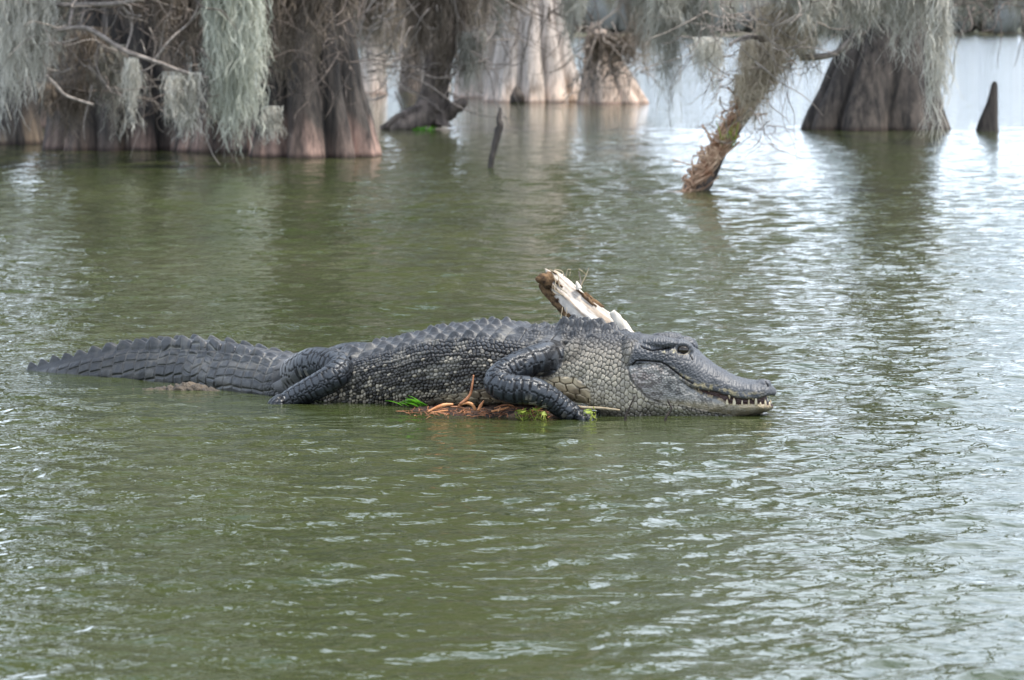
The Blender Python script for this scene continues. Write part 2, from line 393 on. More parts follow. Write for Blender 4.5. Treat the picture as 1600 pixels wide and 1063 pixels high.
# ------------------------------------------------------------------ trees
def trunk_mesh(parent, px, D, prof, mat, seed, flutes=9, depth=.16, top=12, lean=(0, 0), band=None, name='trunk', tint=(1, 1, 1), skew=0, m=150):
    """prof: list of (photo row, left px, right px) up the visible part; above it tapers to `top` metres"""
    z = np.array([HC - (p[0] - HOR) / F * D for p in prof]); xl = np.array([(p[1] - 800) / F * D for p in prof]); xr = np.array([(p[2] - 800) / F * D for p in prof])
    o = np.argsort(z); z, xl, xr = z[o], xl[o], xr[o]
    c, r = (xl + xr) / 2, (xr - xl) / 2
    zt = z[-1]
    z = np.concatenate([[-.4], z, [zt + 1.5, zt + 4, top]])
    sl = np.clip((c[-1] - c[-2]) / max(zt - z[-5], .1), -.25, .25)
    r = np.concatenate([[r[0] * 1.06], r, [r[-1] * .84, r[-1] * .62, r[-1] * .16]])
    c = np.concatenate([[c[0]], c, [c[-1] + sl * 1.2, c[-1] + sl * 2.5, c[-1] + sl * 3.5]])
    zz = np.concatenate([np.linspace(-.4, zt + .3, 95), np.linspace(zt + .5, top, 22)])
    rr, cc = np.interp(zz, z, r), np.interp(zz, z, c)
    k = np.ones(7) / 7
    rr = np.concatenate([rr[:3], np.convolve(rr, k, 'same')[3:-3], rr[-3:]]); cc = np.concatenate([cc[:3], np.convolve(cc, k, 'same')[3:-3], cc[-3:]])
    th = np.linspace(0, 2 * np.pi, m, endpoint=False)
    T, Zg = np.meshgrid(th, zz)
    U = T / 6.2832
    ph = flutes * T + 2.2 * (vn(U * 5, Zg * .25, seed, 5) - .5) + .5 * np.sin(2 * T + seed) * 2
    fl = np.abs(np.sin(ph / 2)) ** .7                            # rounded ribs with sharp grooves
    env = np.interp(zz, [-.4, .2, 1.2, 2.6, 6, 12], [1.15, 1, .75, .5, .25, .1])[:, None]
    fib = fbm(U * 40, Zg * 1.1, seed + 3, 3) - .5
    fib2 = vn(U * 110, Zg * 2.2, seed + 8, 110) - .5
    rad = rr[:, None] * (1 + env * depth * (fl - .75) + .07 * fib + .035 * fib2 + .05 * env * (vn(U * 7, Zg * 1.3, seed + 2, 7) - .5))
    X = cc[:, None] + rad * np.cos(T) + lean[0] * np.maximum(Zg, 0); Y = D + rr[0] * .0 + rad * np.sin(T) * .95 + lean[1] * np.maximum(Zg, 0)
    Y = Y + rr[1] * .85                                          # px rows were read at the near face
    V = np.stack([X, Y, Zg], -1)
    mb = MB(); mb.rings(V)
    ob = mb.build(name, M[mat], parent)
    col = np.ones((len(zz), m, 3)) * np.array(tint)
    groove = (1 - fl)[..., None]
    if band:                                                     # bleached water-line skin at the foot
        bh, bc, amt = band
        hh = bh * (.45 + 1.1 * vn(U * 26, Zg * .6, seed + 5, 26))
        k = np.clip(1.25 - np.clip(Zg, 0, None) / hh, 0, 1) * (.25 + .75 * step(.35, .6, vn(U * 34, Zg * .9, seed + 6, 34))) * amt
        k = k * step(-.02, .035, Zg)
        col = col * (1 - k[..., None]) + np.array(bc) * k[..., None]
        wl_ = step(.07, .01, Zg)[..., None]                      # dark wet foot, reddish root hairs
        col = col * (1 - .75 * wl_) + np.array([.5, .36, .32]) * .75 * wl_
    col = np.concatenate([col.reshape(-1, 3), np.ones((2, 3))])
    colattr(ob, col)
    return ob, float(np.interp(zt, zz, cc)), zt

def crown_geo(seed, moss_share=1., leafy=1.):
    """limbs, twigs with leaf sprays, and moss of a crown round the origin (trunk axis), z from 0 up to ~9"""
    rng = np.random.RandomState(seed)
    limbs, tw, ms = [], MB(), MB()
    tips = []
    for i in range(17):
        z0 = .6 + 9.4 * (i * .618 % 1); az = i * 2.4 + rng.uniform(-.4, .4)
        ln = (3.9 - .2 * z0) * rng.uniform(.7, 1.2)
        d = np.array([math.cos(az), math.sin(az), 0])
        pts = [np.array([0, 0, z0]), np.array([0, 0, z0 + .25]) + d * ln * .35, np.array([0, 0, z0 + .5]) + d * ln * .7 + rng.randn(3) * .15, np.array([0, 0, z0 + .3]) + d * ln + rng.randn(3) * .25]
        lb_ = MB(); limbs.append(lb_); lb_.tube(pts, [.12, .08, .05, .015], 6, sub=4, seed=i, rough=.3)
        t = rng.rand(60) * 3
        tips.append(cr(pts, t[t > .5]))
    tips = np.concatenate(tips)
    n = int(2600 * leafy)
    i = rng.randint(0, len(tips), n)
    B = tips[i] + rng.randn(n, 3) * [.38, .38, .28]
    s = rng.uniform(.05, .13, n)[:, None]
    a = rng.randn(n, 3); a /= np.linalg.norm(a, axis=1)[:, None]
    b = np.cross(a, rng.randn(n, 3)); b /= np.linalg.norm(b, axis=1)[:, None]
    V = np.stack([B - a * s * 1.5, B + b * s * .5, B + a * s * 1.5, B - b * s * .5], 1).reshape(-1, 3)
    tw.add(V, np.arange(n * 4).reshape(-1, 4))
    k = int(260 * moss_share)
    i = rng.randint(0, len(tips), k)
    A0 = tips[i]; L0 = rng.uniform(.4, 2.0, k)
    A = np.repeat(A0, 6, 0) + rng.randn(k * 6, 3) * [.09, .09, .03]; L = np.repeat(L0, 6) * rng.uniform(.4, 1, k * 6)
    moss_geo(ms, A, L, .05, rng, curls=2, amp=.06, K=4)
    return limbs, tw, ms
CROWNS = []
for sd_ in (1, 2, 3):
    l, t, m_ = crown_geo(sd_, moss_share=1.7, leafy=.9)
    CROWNS.append([[x.build('limb', M['bark_mid']).data for x in l], t.build('crown', M['crown']).data, m_.build('canopy_moss', M['moss_beige']).data])
for o in list(S.collection.objects):
    if o.name.split('.')[0] in ('limb', 'crown', 'canopy_moss'): bpy.data.objects.remove(o)
for k in range(3):                                               # limbs use a plain white tint
    for me in CROWNS[k][0]: a = me.color_attributes.new('Col', 'FLOAT_COLOR', 'POINT'); a.data.foreach_set('color', np.ones(len(me.vertices) * 4, np.float32))
def add_crown(root, x, y, z, kind, scale=1., rot=0., sz=1.5):
    for nm, me in [('limb', x) for x in CROWNS[kind][0]] + list(zip(('crown', 'canopy_moss'), CROWNS[kind][1:])):
        o = bpy.data.objects.new(nm, me); link(o); o.parent = root
        o.location = (x, y, z); o.scale = (scale, scale, sz); o.rotation_euler = (0, 0, rot)
def tree(px, D, prof, mat, seed, label, crown=True, top=17, kind=0, cz=3.0, cs=1., rot=0., group=None, name='cypress_tree', dx=0, csz=1.35, **k):
    root = empty(name, (0, 0, 0), label=label, cat='tree', group=group)
    ob, cx, zt = trunk_mesh(root, px, D, prof, mat, seed, top=top, **k)
    if crown: add_crown(root, cx + dx, D + .5, cz, kind, cs, rot, csz)
    return root

PINK = (6.4, 5.0, 4.6)
GROUP_T = 'bald cypress trees standing in the lake'
t1 = tree(10, 39.5, [(229, -75, 62), (150, -60, 44), (70, -50, 26), (0, -45, 10)], 'bark_dark', 5, 'cypress trunk cut off by the left picture edge behind pale moss', cs=1.5, kind=1, band=(.3, (3.4, 3, 2.4), .8), group=GROUP_T)
t2 = tree(170, 37.4, [(236, 58, 276), (170, 70, 266), (90, 84, 250), (0, 96, 236)], 'bark_dark', 8, 'dark broad cypress trunk behind bare twigs and brown moss', kind=1, flutes=10, depth=.3, band=(.22, PINK, .5), rot=1., cs=.8, csz=1.5, group=GROUP_T)
t2b = tree(335, 37.0, [(239, 262, 402), (170, 280, 398), (90, 300, 388), (0, 310, 380)], 'bark_dark', 11, 'narrow dark cypress trunk hidden behind the largest grey moss curtain', crown=False, kind=2, band=(.3, PINK, .6), rot=2.1, cs=.9, group=GROUP_T)
t3 = tree(487, 35.4, [(249, 384, 590), (200, 392, 578), (140, 398, 560), (70, 402, 551), (0, 404, 545)], 'bark_dark', 14, 'dark fluted cypress trunk with a pinkish bleached foot', kind=0, flutes=9, band=(.34, PINK, .95), cs=.85, csz=1.5, rot=.6, group=GROUP_T, depth=.34)
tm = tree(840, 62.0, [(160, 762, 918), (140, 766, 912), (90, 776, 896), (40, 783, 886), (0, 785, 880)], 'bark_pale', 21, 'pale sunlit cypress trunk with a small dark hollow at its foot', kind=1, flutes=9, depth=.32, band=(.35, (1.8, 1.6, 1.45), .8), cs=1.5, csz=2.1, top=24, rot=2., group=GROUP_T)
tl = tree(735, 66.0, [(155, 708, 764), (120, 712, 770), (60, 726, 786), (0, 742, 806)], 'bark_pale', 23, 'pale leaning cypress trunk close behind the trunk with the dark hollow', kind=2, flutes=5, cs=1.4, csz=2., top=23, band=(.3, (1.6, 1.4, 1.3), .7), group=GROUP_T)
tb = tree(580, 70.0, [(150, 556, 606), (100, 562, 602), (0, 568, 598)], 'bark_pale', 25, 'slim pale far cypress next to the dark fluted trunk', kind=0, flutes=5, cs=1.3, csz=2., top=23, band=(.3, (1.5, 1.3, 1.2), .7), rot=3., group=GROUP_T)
tb2 = tree(640, 72.0, [(148, 622, 660), (100, 626, 656), (0, 630, 652)], 'bark_mid', 27, 'slim brown far cypress behind the root-spread snag', kind=1, flutes=5, cs=1.4, csz=2., top=23, rot=4., group=GROUP_T)
tr = tree(1378, 44.9, [(206, 1266, 1490), (180, 1274, 1482), (140, 1296, 1475), (100, 1312, 1468), (60, 1330, 1464), (0, 1345, 1460)], 'bark_dark', 31, dx=-2.5, cs=.85, csz=1.7, top=21, label='broad grey-brown cypress trunk draped with pale moss beside a lone knee', kind=2, flutes=9, depth=.3, band=(.3, (2.2, 2., 1.8), .35), rot=.3, group=GROUP_T, tint=(.95, .95, .95))
tree(66, 46.0, [(201, 30, 100), (150, 36, 92), (0, 44, 84)], 'bark_dark', 41, 'dark trunk glimpsed between the left edge moss beard and the broad trunk', crown=False, kind=1, flutes=7, band=(.2, PINK, .3), group=GROUP_T)
tree(262, 47.0, [(198, 226, 300), (150, 232, 292), (0, 240, 284)], 'bark_dark', 42, 'dark shaded trunk behind the small forked moss clump', crown=False, kind=2, flutes=7, rot=1.3, group=GROUP_T)
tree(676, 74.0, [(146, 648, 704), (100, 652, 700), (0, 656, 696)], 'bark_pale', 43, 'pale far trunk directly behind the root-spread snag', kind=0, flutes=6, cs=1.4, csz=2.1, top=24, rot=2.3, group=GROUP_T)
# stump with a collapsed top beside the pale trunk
ts = tree(960, 61.0, [(162, 902, 1018), (150, 905, 1010), (110, 912, 985), (80, 915, 968), (55, 920, 950)], 'bark_pale', 33, 'wide buttressed cypress stump under brown moss right of the pale trunk', crown=False, top=1.4, flutes=8, band=(.3, (1.3, 1.15, 1.05), .7), name='cypress_stump', tint=(.75, .68, .62), depth=.24)

# dark solid at the pale trunk's foot, standing in for a hollow's shade
mb = MB(); mb.tube([P(808, 161, 61.85), P(808, 150, 61.85), P(807, 136, 61.95)], [.14, .13, .03], 10, sub=3, flat=.5)
hollow_shade = mb.build('hollow', M['darktwig'], tm)

# snag with spreading roots in the middle
sn = empty('snag', label='leaning dark snag with spreading roots and moss near the pale trunks', cat='dead tree')
def tubes(root, name, mat, lst, m=12, sub=6, rough=.5, seed=0):
    for k, (pts, r) in enumerate(lst):
        mb = MB(); mb.tube(pts, r, m, sub=sub, seed=seed + k, rough=rough)
        o = mb.build(name, M[mat], root)
        colattr(o, np.ones((len(o.data.vertices), 3)))
Ds = 46.
tubes(sn, 'trunk', 'bark_mid', [([P(672, 192, Ds), P(678, 160, Ds), P(684, 110, Ds), P(700, 50, Ds), P(716, -20, Ds), P(735, -160, Ds), P(760, -500, Ds)], [.3, .2, .17, .16, .15, .13, .05])], m=24)
tubes(sn, 'root', 'bark_mid', [([P(676, 165, Ds - .1), P(650, 178, Ds - .2), P(622, 190, Ds - .3), P(596, 203, Ds - .3)], [.16, .13, .1, .05]), ([P(668, 178, Ds - .2), P(650, 190, Ds - .3), P(628, 198, Ds - .4), P(612, 206, Ds - .4)], [.16, .12, .1, .05]), ([P(676, 184, Ds), P(700, 176, Ds - .1), P(716, 166, Ds - .2), P(726, 158, Ds - .3)], [.16, .1, .08, .05])], m=14)
# tuft of grass at its foot
def blades(name, root_pts, lens, mat, seed, w=.012, label=None, cat=None, group=None, parent=None, out=.7, up=1., K=5, dirs=None):
    rng = np.random.RandomState(seed); mb = MB()
    for p, L in zip(root_pts, lens):
        a = rng.uniform(0, 6.28) if dirs is None else dirs[rng.randint(len(dirs))] + rng.randn() * .25
        d = np.array([math.cos(a), math.sin(a), 0]); t = np.linspace(0, 1, K + 1)[:, None]
        C = p + d * L * out * t + np.array([0, 0, 1]) * L * up * (t - .62 * t * t * rng.uniform(.5, 1.3))
        s = np.array([-d[1], d[0], .25]); s /= np.linalg.norm(s)
        ww = w * rng.uniform(.6, 1.2) * (np.sin(np.pi * np.clip(t * .85 + .12, 0, 1)) ** .7) * .5
        cr_ = np.array([0, 0, -.25]) * ww                       # slight keel
        V = np.stack([C - s * ww, C + cr_, C + s * ww], 1).reshape(-1, 3)
        mb.add(V, grid_faces(K + 1, 3, wrap=False))
    o = mb.build(name, M[mat], parent)
    return tag(o, label, cat, group)
rg = np.random.RandomState(3)
blades('grass_tuft', [P(rg.uniform(646, 676), 207, Ds - .6) for _ in range(40)], rg.uniform(.06, .16, 40), 'grass', 5, w=.03, label='tiny bright green grass tuft at the foot of the root-spread snag', cat='grass tuft')

# cypress knee at the right, thin stake in the middle
def knee():
    D = 44.7; mb = MB()
    prof = [(212, 1524, 1560), (205, 1526, 1559), (190, 1530, 1558), (175, 1536, 1558), (160, 1542, 1558), (145, 1546, 1558), (133, 1549, 1558), (127, 1552, 1556)]
    R = []
    th = np.linspace(0, 6.283, 26, endpoint=False)
    for q, (y, a, b) in enumerate(prof):
        c = P((a + b) / 2, y, D); r = (b - a) / 2 * D / F
        R.append(np.stack([c[0] + r * np.cos(th) * (1 + .16 * np.sin(5 * th + q * .3)), c[1] + r * .9 * np.sin(th), c[2] + 0 * th], 1))
    R = np.array(R)
    t = np.linspace(0, len(R) - 1, 40); R = np.stack([cr(R[:, j], t) for j in range(26)], 1)
    mb.rings(R)
    o = mb.build('cypress_knee', M['bark_dark']); colattr(o, np.ones((len(o.data.vertices), 3)) * .75)
    tag(o, 'pointed dark cypress knee standing alone in open water near the right edge', 'cypress knee')
knee()
mb = MB(); mb.tube([P(766, 268, 33), P(768, 250, 33), P(774, 225, 33), P(781, 200, 33), P(780, 186, 33), P(782, 168, 33)], [.03, .028, .032, .042, .03, .012], 9, sub=5, rough=.5, seed=4)
o = mb.build('crooked_stake', M['bark_dark']); colattr(o, np.ones((len(o.data.vertices), 3)))
tag(o, 'thin crooked dark stick standing upright in the water', 'stick')

# moss-hung leaning dead trunk on the right
ls = empty('leaning_snag', label='leaning moss-hung dead trunk with red-brown fibres at its foot', cat='dead tree')
DL = 28.4
tubes(ls, 'trunk', 'bark_mid', [([P(1080, 305, DL), P(1098, 280, DL), P(1122, 240, DL), P(1150, 195, DL), P(1180, 145, DL), P(1215, 85, DL), P(1250, 25, DL), P(1285, -40, DL), P(1330, -140, DL)], [.095, .082, .068, .062, .066, .07, .075, .07, .05])], m=26)
tubes(ls, 'branch', 'twig', [([P(1250, 25, DL), P(1225, 10, DL - .2), P(1195, -20, DL - .3), P(1160, -70, DL - .3)], [.06, .05, .045, .02]), ([P(1215, 85, DL), P(1190, 62, DL - .2), P(1165, 58, DL - .4), P(1140, 70, DL - .5)], [.035, .03, .02, .012]),
     ([P(1250, 90, DL), P(1300, 85, DL - .1), P(1330, 60, DL - .1), P(1360, 20, DL)], [.03, .025, .02, .012]), ([P(1285, -40, DL), P(1360, -60, DL), P(1440, -62, DL), P(1520, -70, DL)], [.06, .05, .04, .02]), ([P(1195, -20, DL - .3), P(1120, -40, DL - .2), P(1060, -45, DL), P(1000, -50, DL)], [.045, .04, .03, .015])], m=8, rough=.3)
# root fibres wrapping the lower trunk
rng = np.random.RandomState(9)
fb = MB()
for i in range(230):
    s = rng.rand() ** .85; p0 = np.array([1262 - 175 * s, 10 + 272 * s]); ln = rng.uniform(.12, .45)
    q = [p0 + np.array([-.62, 1.]) * k * ln * 115 + rng.randn(2) * [9, 6] + rng.randn() * np.array([13, 0]) * (k == 0) for k in (0, .33, .66, 1.)]
    q = [[x_, min(y_, 301)] for x_, y_ in q]
    dd = DL - .13 + rng.uniform(-.06, .06)
    fb.tube([P(x_, y_, dd) for x_, y_ in q], rng.uniform(.004, .011), 4, sub=3)
fo = fb.build('root_fibre', noise_mat('fibre', (.26, .13, .07), (.62, .43, .29), (12, 12, 12), rough=.8), ls); fo['kind'] = 'stuff'
blades('grass_tuft', [P(rg.uniform(1125, 1150), rg.uniform(205, 232), DL - .22) for _ in range(16)], rg.uniform(.12, .3, 16), 'grass_yellow', 8, w=.016, label='yellow-green grass sprouting from the moss-hung leaning trunk', cat='grass tuft', out=.35)

# bare limbs above the frame that carry the moss, and the bare twigs on the left
tubes(t3, 'limb', 'bark_mid', [([P(470, -330, 36), P(420, -120, 35), P(330, -62, 34.2), P(200, -52, 33.6), P(60, -55, 33), P(-120, -70, 32.6)], [.14, .12, .1, .08, .06, .03])], m=10, rough=.2)
tubes(t2, 'bare_branch', 'twig', [([P(150, -60, 34), P(118, 0, 33.4), P(112, 18, 33.2), P(108, 42, 33)], [.035, .03, .022, .012]), ([P(62, 52, 33), P(88, 47, 33), P(132, 44, 33), P(160, 58, 33), P(196, 80, 33), P(240, 95, 33), P(285, 112, 33), P(326, 122, 33)], [.012, .018, .026, .026, .024, .02, .018, .012]),
     ([P(-30, 40, 33.2), P(40, 12, 33.2), P(120, 8, 33.2), P(190, 5, 33), P(250, -12, 33), P(330, -30, 33)], [.02, .024, .026, .024, .02, .012]), ([P(72, 118, 32.8), P(88, 134, 32.8), P(104, 150, 32.8), P(146, 164, 32.8)], [.012, .016, .016, .014]),
     ([P(196, 80, 33), P(206, 40, 33.1), P(190, 5, 33)], [.01, .012, .008]), ([P(240, 95, 33), P(268, 60, 33), P(300, 30, 33.1), P(320, -20, 33)], [.012, .012, .01, .006])], m=7, rough=.3)
tubes(tr, 'limb', 'bark_mid', [([P(1400, -260, 45), P(1440, -120, 43), P(1520, -60, 41), P(1640, -50, 39)], [.16, .13, .1, .05]), ([P(1400, -240, 45), P(1340, -110, 42), P(1230, -65, 40), P(1100, -60, 39), P(1000, -62, 38.5)], [.16, .12, .1, .08, .04])], m=10, rough=.2)
tubes(tm, 'limb', 'bark_mid', [([P(850, -150, 62), P(900, -70, 60), P(960, -55, 58), P(1040, -60, 57)], [.16, .14, .1, .06]), ([P(820, -150, 62), P(760, -80, 58), P(680, -55, 54), P(560, -60, 50)], [.16, .14, .1, .06])], m=10, rough=.2)

# ------------------------------------------------------------------ hanging moss
def w(label, *a, **k): moss(*a, label=label, **k)
w('pale moss beard at the far left picture edge reaching near the water', 12, 33., -55, 232, 34, 130, 'moss_grey')
w('pale thick moss beard just right of the left picture edge', 52, 33., -55, 175, 46, 200, 'moss_grey')
w('largest pale grey-green moss curtain, touching the water before dark trunks', 368, 33.2, -60, 247, 66, 520, 'moss_green', shape=.1, strand=.013)
w('long thin moss thread beard under the tip of the bare branch', 212, 33., 82, 205, 14, 40, 'moss_grey')
w('small forked moss clump hanging from the end of the bare branch', 290, 33.1, 110, 232, 46, 90, 'moss_grey', shape=.4)
w('dull brown moss veil over the broad trunk behind bare twigs', 120, 34.4, 40, 222, 66, 120, 'moss_brown')
w('dull moss veil between the bare branch and the water', 176, 34.6, 62, 228, 60, 110, 'moss_shade')
w('dark ragged moss under the crossing bare branches', 240, 34., -50, 95, 90, 130, 'moss_brown')
w('brown moss veil down the left side of the fluted trunk with pinkish foot', 438, 34.6, -60, 175, 52, 150, 'moss_brown')
w('brown moss veil down the middle of the fluted trunk with pinkish foot', 490, 34.5, -60, 120, 44, 100, 'moss_brown')
w('short brown moss at the right shoulder of the fluted trunk with pinkish foot', 540, 34.7, -60, 90, 30, 70, 'moss_brown')
w('small pale moss tuft low on the left of the pinkish trunk foot', 425, 34.3, 160, 222, 26, 40, 'moss_grey')
w('greyish moss beard just right of the dark fluted trunk', 578, 50., -58, 130, 32, 130, 'moss_brown', strand=.015)
w('beige moss beard hanging left above the root-spread snag', 612, 50., -58, 158, 34, 130, 'moss_beige', strand=.015)
w('brown moss beard directly above the roots of the snag', 655, 46., -58, 150, 46, 190, 'moss_brown', strand=.015)
w('shaggy brown-grey moss along the leaning snag', 700, 45.8, -50, 172, 44, 210, 'moss_brown', strand=.015)
w('grey moss beard right of the leaning snag reaching the water', 738, 45.7, 40, 178, 26, 110, 'moss_shade', strand=.014)
w('thin moss beard in front of the pale leaning trunk', 752, 56., -58, 90, 26, 70, 'moss_brown', strand=.016)
w('pale looping moss to the right of the pale sunlit trunk', 905, 57., -58, 48, 34, 90, 'moss_grey', strand=.018)
w('pale moss beard over the gap between pale trunk and stump', 950, 57., -58, 30, 36, 90, 'moss_grey', strand=.018)
w('brown moss mass draped on the buttressed stump', 955, 60., 48, 128, 66, 200, 'moss_brown', strand=.018, shape=.3)
w('brownish moss right above the buttressed stump', 995, 57., -58, 92, 44, 120, 'moss_brown', strand=.018)
w('long thin grey moss beard reaching low, left of the leaning moss-hung trunk', 1030, 38.6, -60, 186, 20, 80, 'moss_grey')
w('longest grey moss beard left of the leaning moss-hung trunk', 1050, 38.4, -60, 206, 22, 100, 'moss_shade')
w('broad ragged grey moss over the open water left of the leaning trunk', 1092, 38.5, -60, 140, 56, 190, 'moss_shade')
w('pale ragged moss hanging over the middle of the leaning trunk', 1132, 28.1, 52, 160, 60, 70, 'moss_grey', strand=.009)
w('beige moss wrapped round the middle of the leaning trunk', 1192, 28.1, 60, 185, 54, 190, 'moss_straw', strand=.009)
w('beige moss draped on the upper leaning trunk', 1228, 28.1, 0, 125, 60, 200, 'moss_straw', strand=.009)
w('moss tuft dangling below the upper leaning trunk', 1262, 28.3, 40, 118, 30, 70, 'moss_shade', strand=.009)
w('pale moss fringe between the leaning trunk and the broad right trunk', 1300, 28.4, -58, 98, 52, 200, 'moss_grey', strand=.009)
w('pale moss fringe across the left of the broad right trunk', 1350, 28.4, -62, 82, 52, 200, 'moss_grey', strand=.009)
w('pale moss fringe across the middle of the broad right trunk', 1402, 28.4, -62, 106, 50, 200, 'moss_grey', strand=.009)
w('pale moss fringe at the top right of the broad right trunk', 1446, 28.4, -62, 62, 36, 120, 'moss_grey', strand=.009)
w('single long pale moss string hanging down past the broad right trunk', 1467, 28.2, -62, 272, 12, 70, 'moss_grey', strand=.010, shape=.05, curls=6)
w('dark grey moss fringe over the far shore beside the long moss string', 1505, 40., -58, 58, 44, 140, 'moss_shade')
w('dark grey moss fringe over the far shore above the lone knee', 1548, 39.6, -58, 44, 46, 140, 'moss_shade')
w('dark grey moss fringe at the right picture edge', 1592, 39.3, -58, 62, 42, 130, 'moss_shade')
w('upper grey moss between stump and leaning trunk', 1060, 38.3, -60, 60, 90, 260, 'moss_grey')
w('upper grey moss above the bend of the leaning trunk', 1150, 38.3, -60, 50, 90, 260, 'moss_grey')

w('dense brown-beige moss next to the right side of the fluted trunk, farthest back', 600, 60., -58, 152, 60, 260, 'moss_beige', strand=.02)
w('dense brown moss between the snag and the pale leaning trunk', 700, 58., -58, 150, 56, 260, 'moss_brown', strand=.02)
w('dark moss veil low on the broad trunk behind bare twigs', 100, 34.5, 120, 230, 60, 120, 'moss_brown')
w('long brown moss veil right of the bare branch fork', 300, 35., -58, 190, 60, 200, 'moss_brown')
w('pale moss veil between the far left beards', 92, 33.6, -58, 120, 40, 110, 'moss_shade')
w('wide pale moss fringe above the bend of the leaning trunk', 1250, 28.0, -62, 70, 80, 300, 'moss_grey', strand=.009)
w('pale moss sheath on the lower middle of the leaning trunk', 1172, 28.15, 110, 205, 40, 80, 'moss_straw', strand=.009)
w('shaggy beige moss filling the gap left of the root-spread snag', 628, 62., -58, 118, 50, 220, 'moss_beige', strand=.02)
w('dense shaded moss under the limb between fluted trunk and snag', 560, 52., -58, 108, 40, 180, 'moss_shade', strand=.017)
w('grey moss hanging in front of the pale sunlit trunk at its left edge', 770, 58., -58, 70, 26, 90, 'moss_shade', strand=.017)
w('beige moss between the pale sunlit trunk and the stump top', 890, 59., -58, 100, 34, 130, 'moss_grey', strand=.018)
w('ragged moss above the stump toward the open water', 1010, 50., -58, 70, 60, 220, 'moss_shade', strand=.015)
w('unseen pale moss added high between the broad trunk and the largest curtain', 215, 32.8, -520, -40, 70, 220, 'moss_grey')  # above the frame, added for its pale reflection in the water
w('unseen pale moss added high above the end of the bare branch', 300, 32.9, -430, -40, 60, 200, 'moss_grey')  # out of view as well, added to be mirrored by the water
w('thin beige moss over the left of the pale sunlit trunk', 800, 58., -58, 60, 44, 110, 'moss_beige', strand=.016)
w('beige moss hanging across the leaning pale trunk', 745, 57., -58, 130, 40, 130, 'moss_beige', strand=.016)
w('beige ragged moss right of the buttressed stump over bright water', 1012, 56., 10, 120, 36, 120, 'moss_beige', strand=.016)

def twigs(root, box, D, n, mat, seed, r=(.004, .011), ln=(.3, 1.1), down=.5):
    rng = np.random.RandomState(seed); mb = MB()
    for i in range(n):
        q = P(rng.uniform(box[0], box[2]), rng.uniform(box[1], box[3]), D + rng.uniform(-.6, .6))
        d = rng.randn(3); d[2] -= down; d /= np.linalg.norm(d)
        L = rng.uniform(*ln); pts = [q]
        for k in range(5):
            d = d + rng.randn(3) * .35; d /= np.linalg.norm(d); pts.append(pts[-1] + d * L / 5)
        pts = [np.array([a[0], a[1], max(a[2], .03)]) for a in pts]
        rr = rng.uniform(*r); mb.tube(pts, np.linspace(rr, rr * .35, 6), 4, sub=2)
    o = mb.build('twigs', M[mat], root); o['kind'] = 'stuff'
    if 'Col' not in o.data.color_attributes: colattr(o, np.ones((len(o.data.vertices), 3)))
twigs(t2, (40, -60, 330, 170), 33.6, 110, 'bark_mid', 51)
twigs(t2, (40, -60, 320, 150), 33.3, 60, 'twig', 61)
twigs(t3, (390, -60, 560, 140), 34.3, 70, 'bark_mid', 52)
twigs(sn, (570, -60, 770, 150), 46., 130, 'twig', 53, r=(.006, .016), ln=(.5, 1.8))
twigs(tm, (760, -60, 930, 60), 59., 60, 'bark_mid', 54, r=(.008, .02), ln=(.6, 2.))
twigs(ts, (900, 30, 1010, 120), 60.2, 90, 'twig', 55, r=(.008, .02), ln=(.4, 1.4), down=1.)
twigs(ls, (1090, -40, 1280, 120), 28.2, 130, 'twig', 56, r=(.003, .008), ln=(.2, .8))
twigs(ls, (1110, 100, 1215, 230), 28.25, 70, 'twig', 57, r=(.003, .006), ln=(.12, .4), down=.9)
twigs(tr, (1290, -50, 1600, 20), 38., 90, 'bark_mid', 58, r=(.004, .012), ln=(.3, 1.2))
# ------------------------------------------------------------------ alligator
pxT = np.array([36, 60, 100, 150, 200, 250, 300, 350, 400, 450, 500, 550, 600, 650, 700, 757, 800, 850, 900, 950, 985, 1007, 1033, 1060, 1079, 1093, 1109, 1123, 1144, 1161, 1187, 1200, 1208, 1212.])
topT = np.array([578, 570, 560, 549, 538, 532, 529, 533, 543, 553, 557, 547, 535, 524, 513, 506, 507, 511, 513, 517, 521, 526, 528, 533, 541, 552, 565, 575, 586, 593, 597, 599, 604, 610.])
wT = np.array([.008, .02, .034, .045, .055, .065, .078, .092, .108, .125, .145, .165, .188, .202, .208, .208, .203, .188, .172, .16, .152, .146, .138, .127, .115, .104, .093, .086, .08, .079, .077, .066, .044, .012])
DT_px = np.array([36, 100, 200, 300, 360, 420, 545, 650, 760, 880, 950, 1000, 1100, 1215])
DT = np.array([13.5, 13.34, 13.2, 13.05, 12.86, 12.68, 12.48, 12.38, 12.22, 12.08, 12.02, 11.98, 11.94, 11.91])
PXS = np.linspace(36, 1212, 1200)
def gsm(a, s):
    k = np.exp(-.5 * (np.arange(-4 * s, 4 * s + 1) / s) ** 2); k /= k.sum()
    return np.convolve(np.pad(a, 4 * s, mode='reflect', reflect_type='odd'), k, 'valid')
Dc = gsm(np.interp(PXS, DT_px, DT), 40)
Wd = gsm(np.interp(PXS, pxT, wT), 7)
TopPy = gsm(np.interp(PXS, pxT, topT), 6)
ZT = HC - (TopPy - HOR) * Dc / F
CX = (PXS - 800) / F * Dc
tgx, tgy = np.gradient(CX), np.gradient(Dc)
tl_ = np.hypot(tgx, tgy); tgx /= tl_; tgy /= tl_
NX, NY = tgy, -tgx                                   # lateral normal, near side (towards the camera)
ARC = np.concatenate([[0], np.cumsum(np.hypot(np.diff(CX), np.diff(Dc)))])
ZB = gsm(np.interp(PXS, [36, 100, 400, 540, 640, 700, 757, 850, 880, 930, 960, 1010], [-.05, -.07, -.08, -.06, -.03, -.005, 0, .035, .045, .03, -.03, -.07]), 8)
def ip(a, p): return np.interp(p, PXS, a)
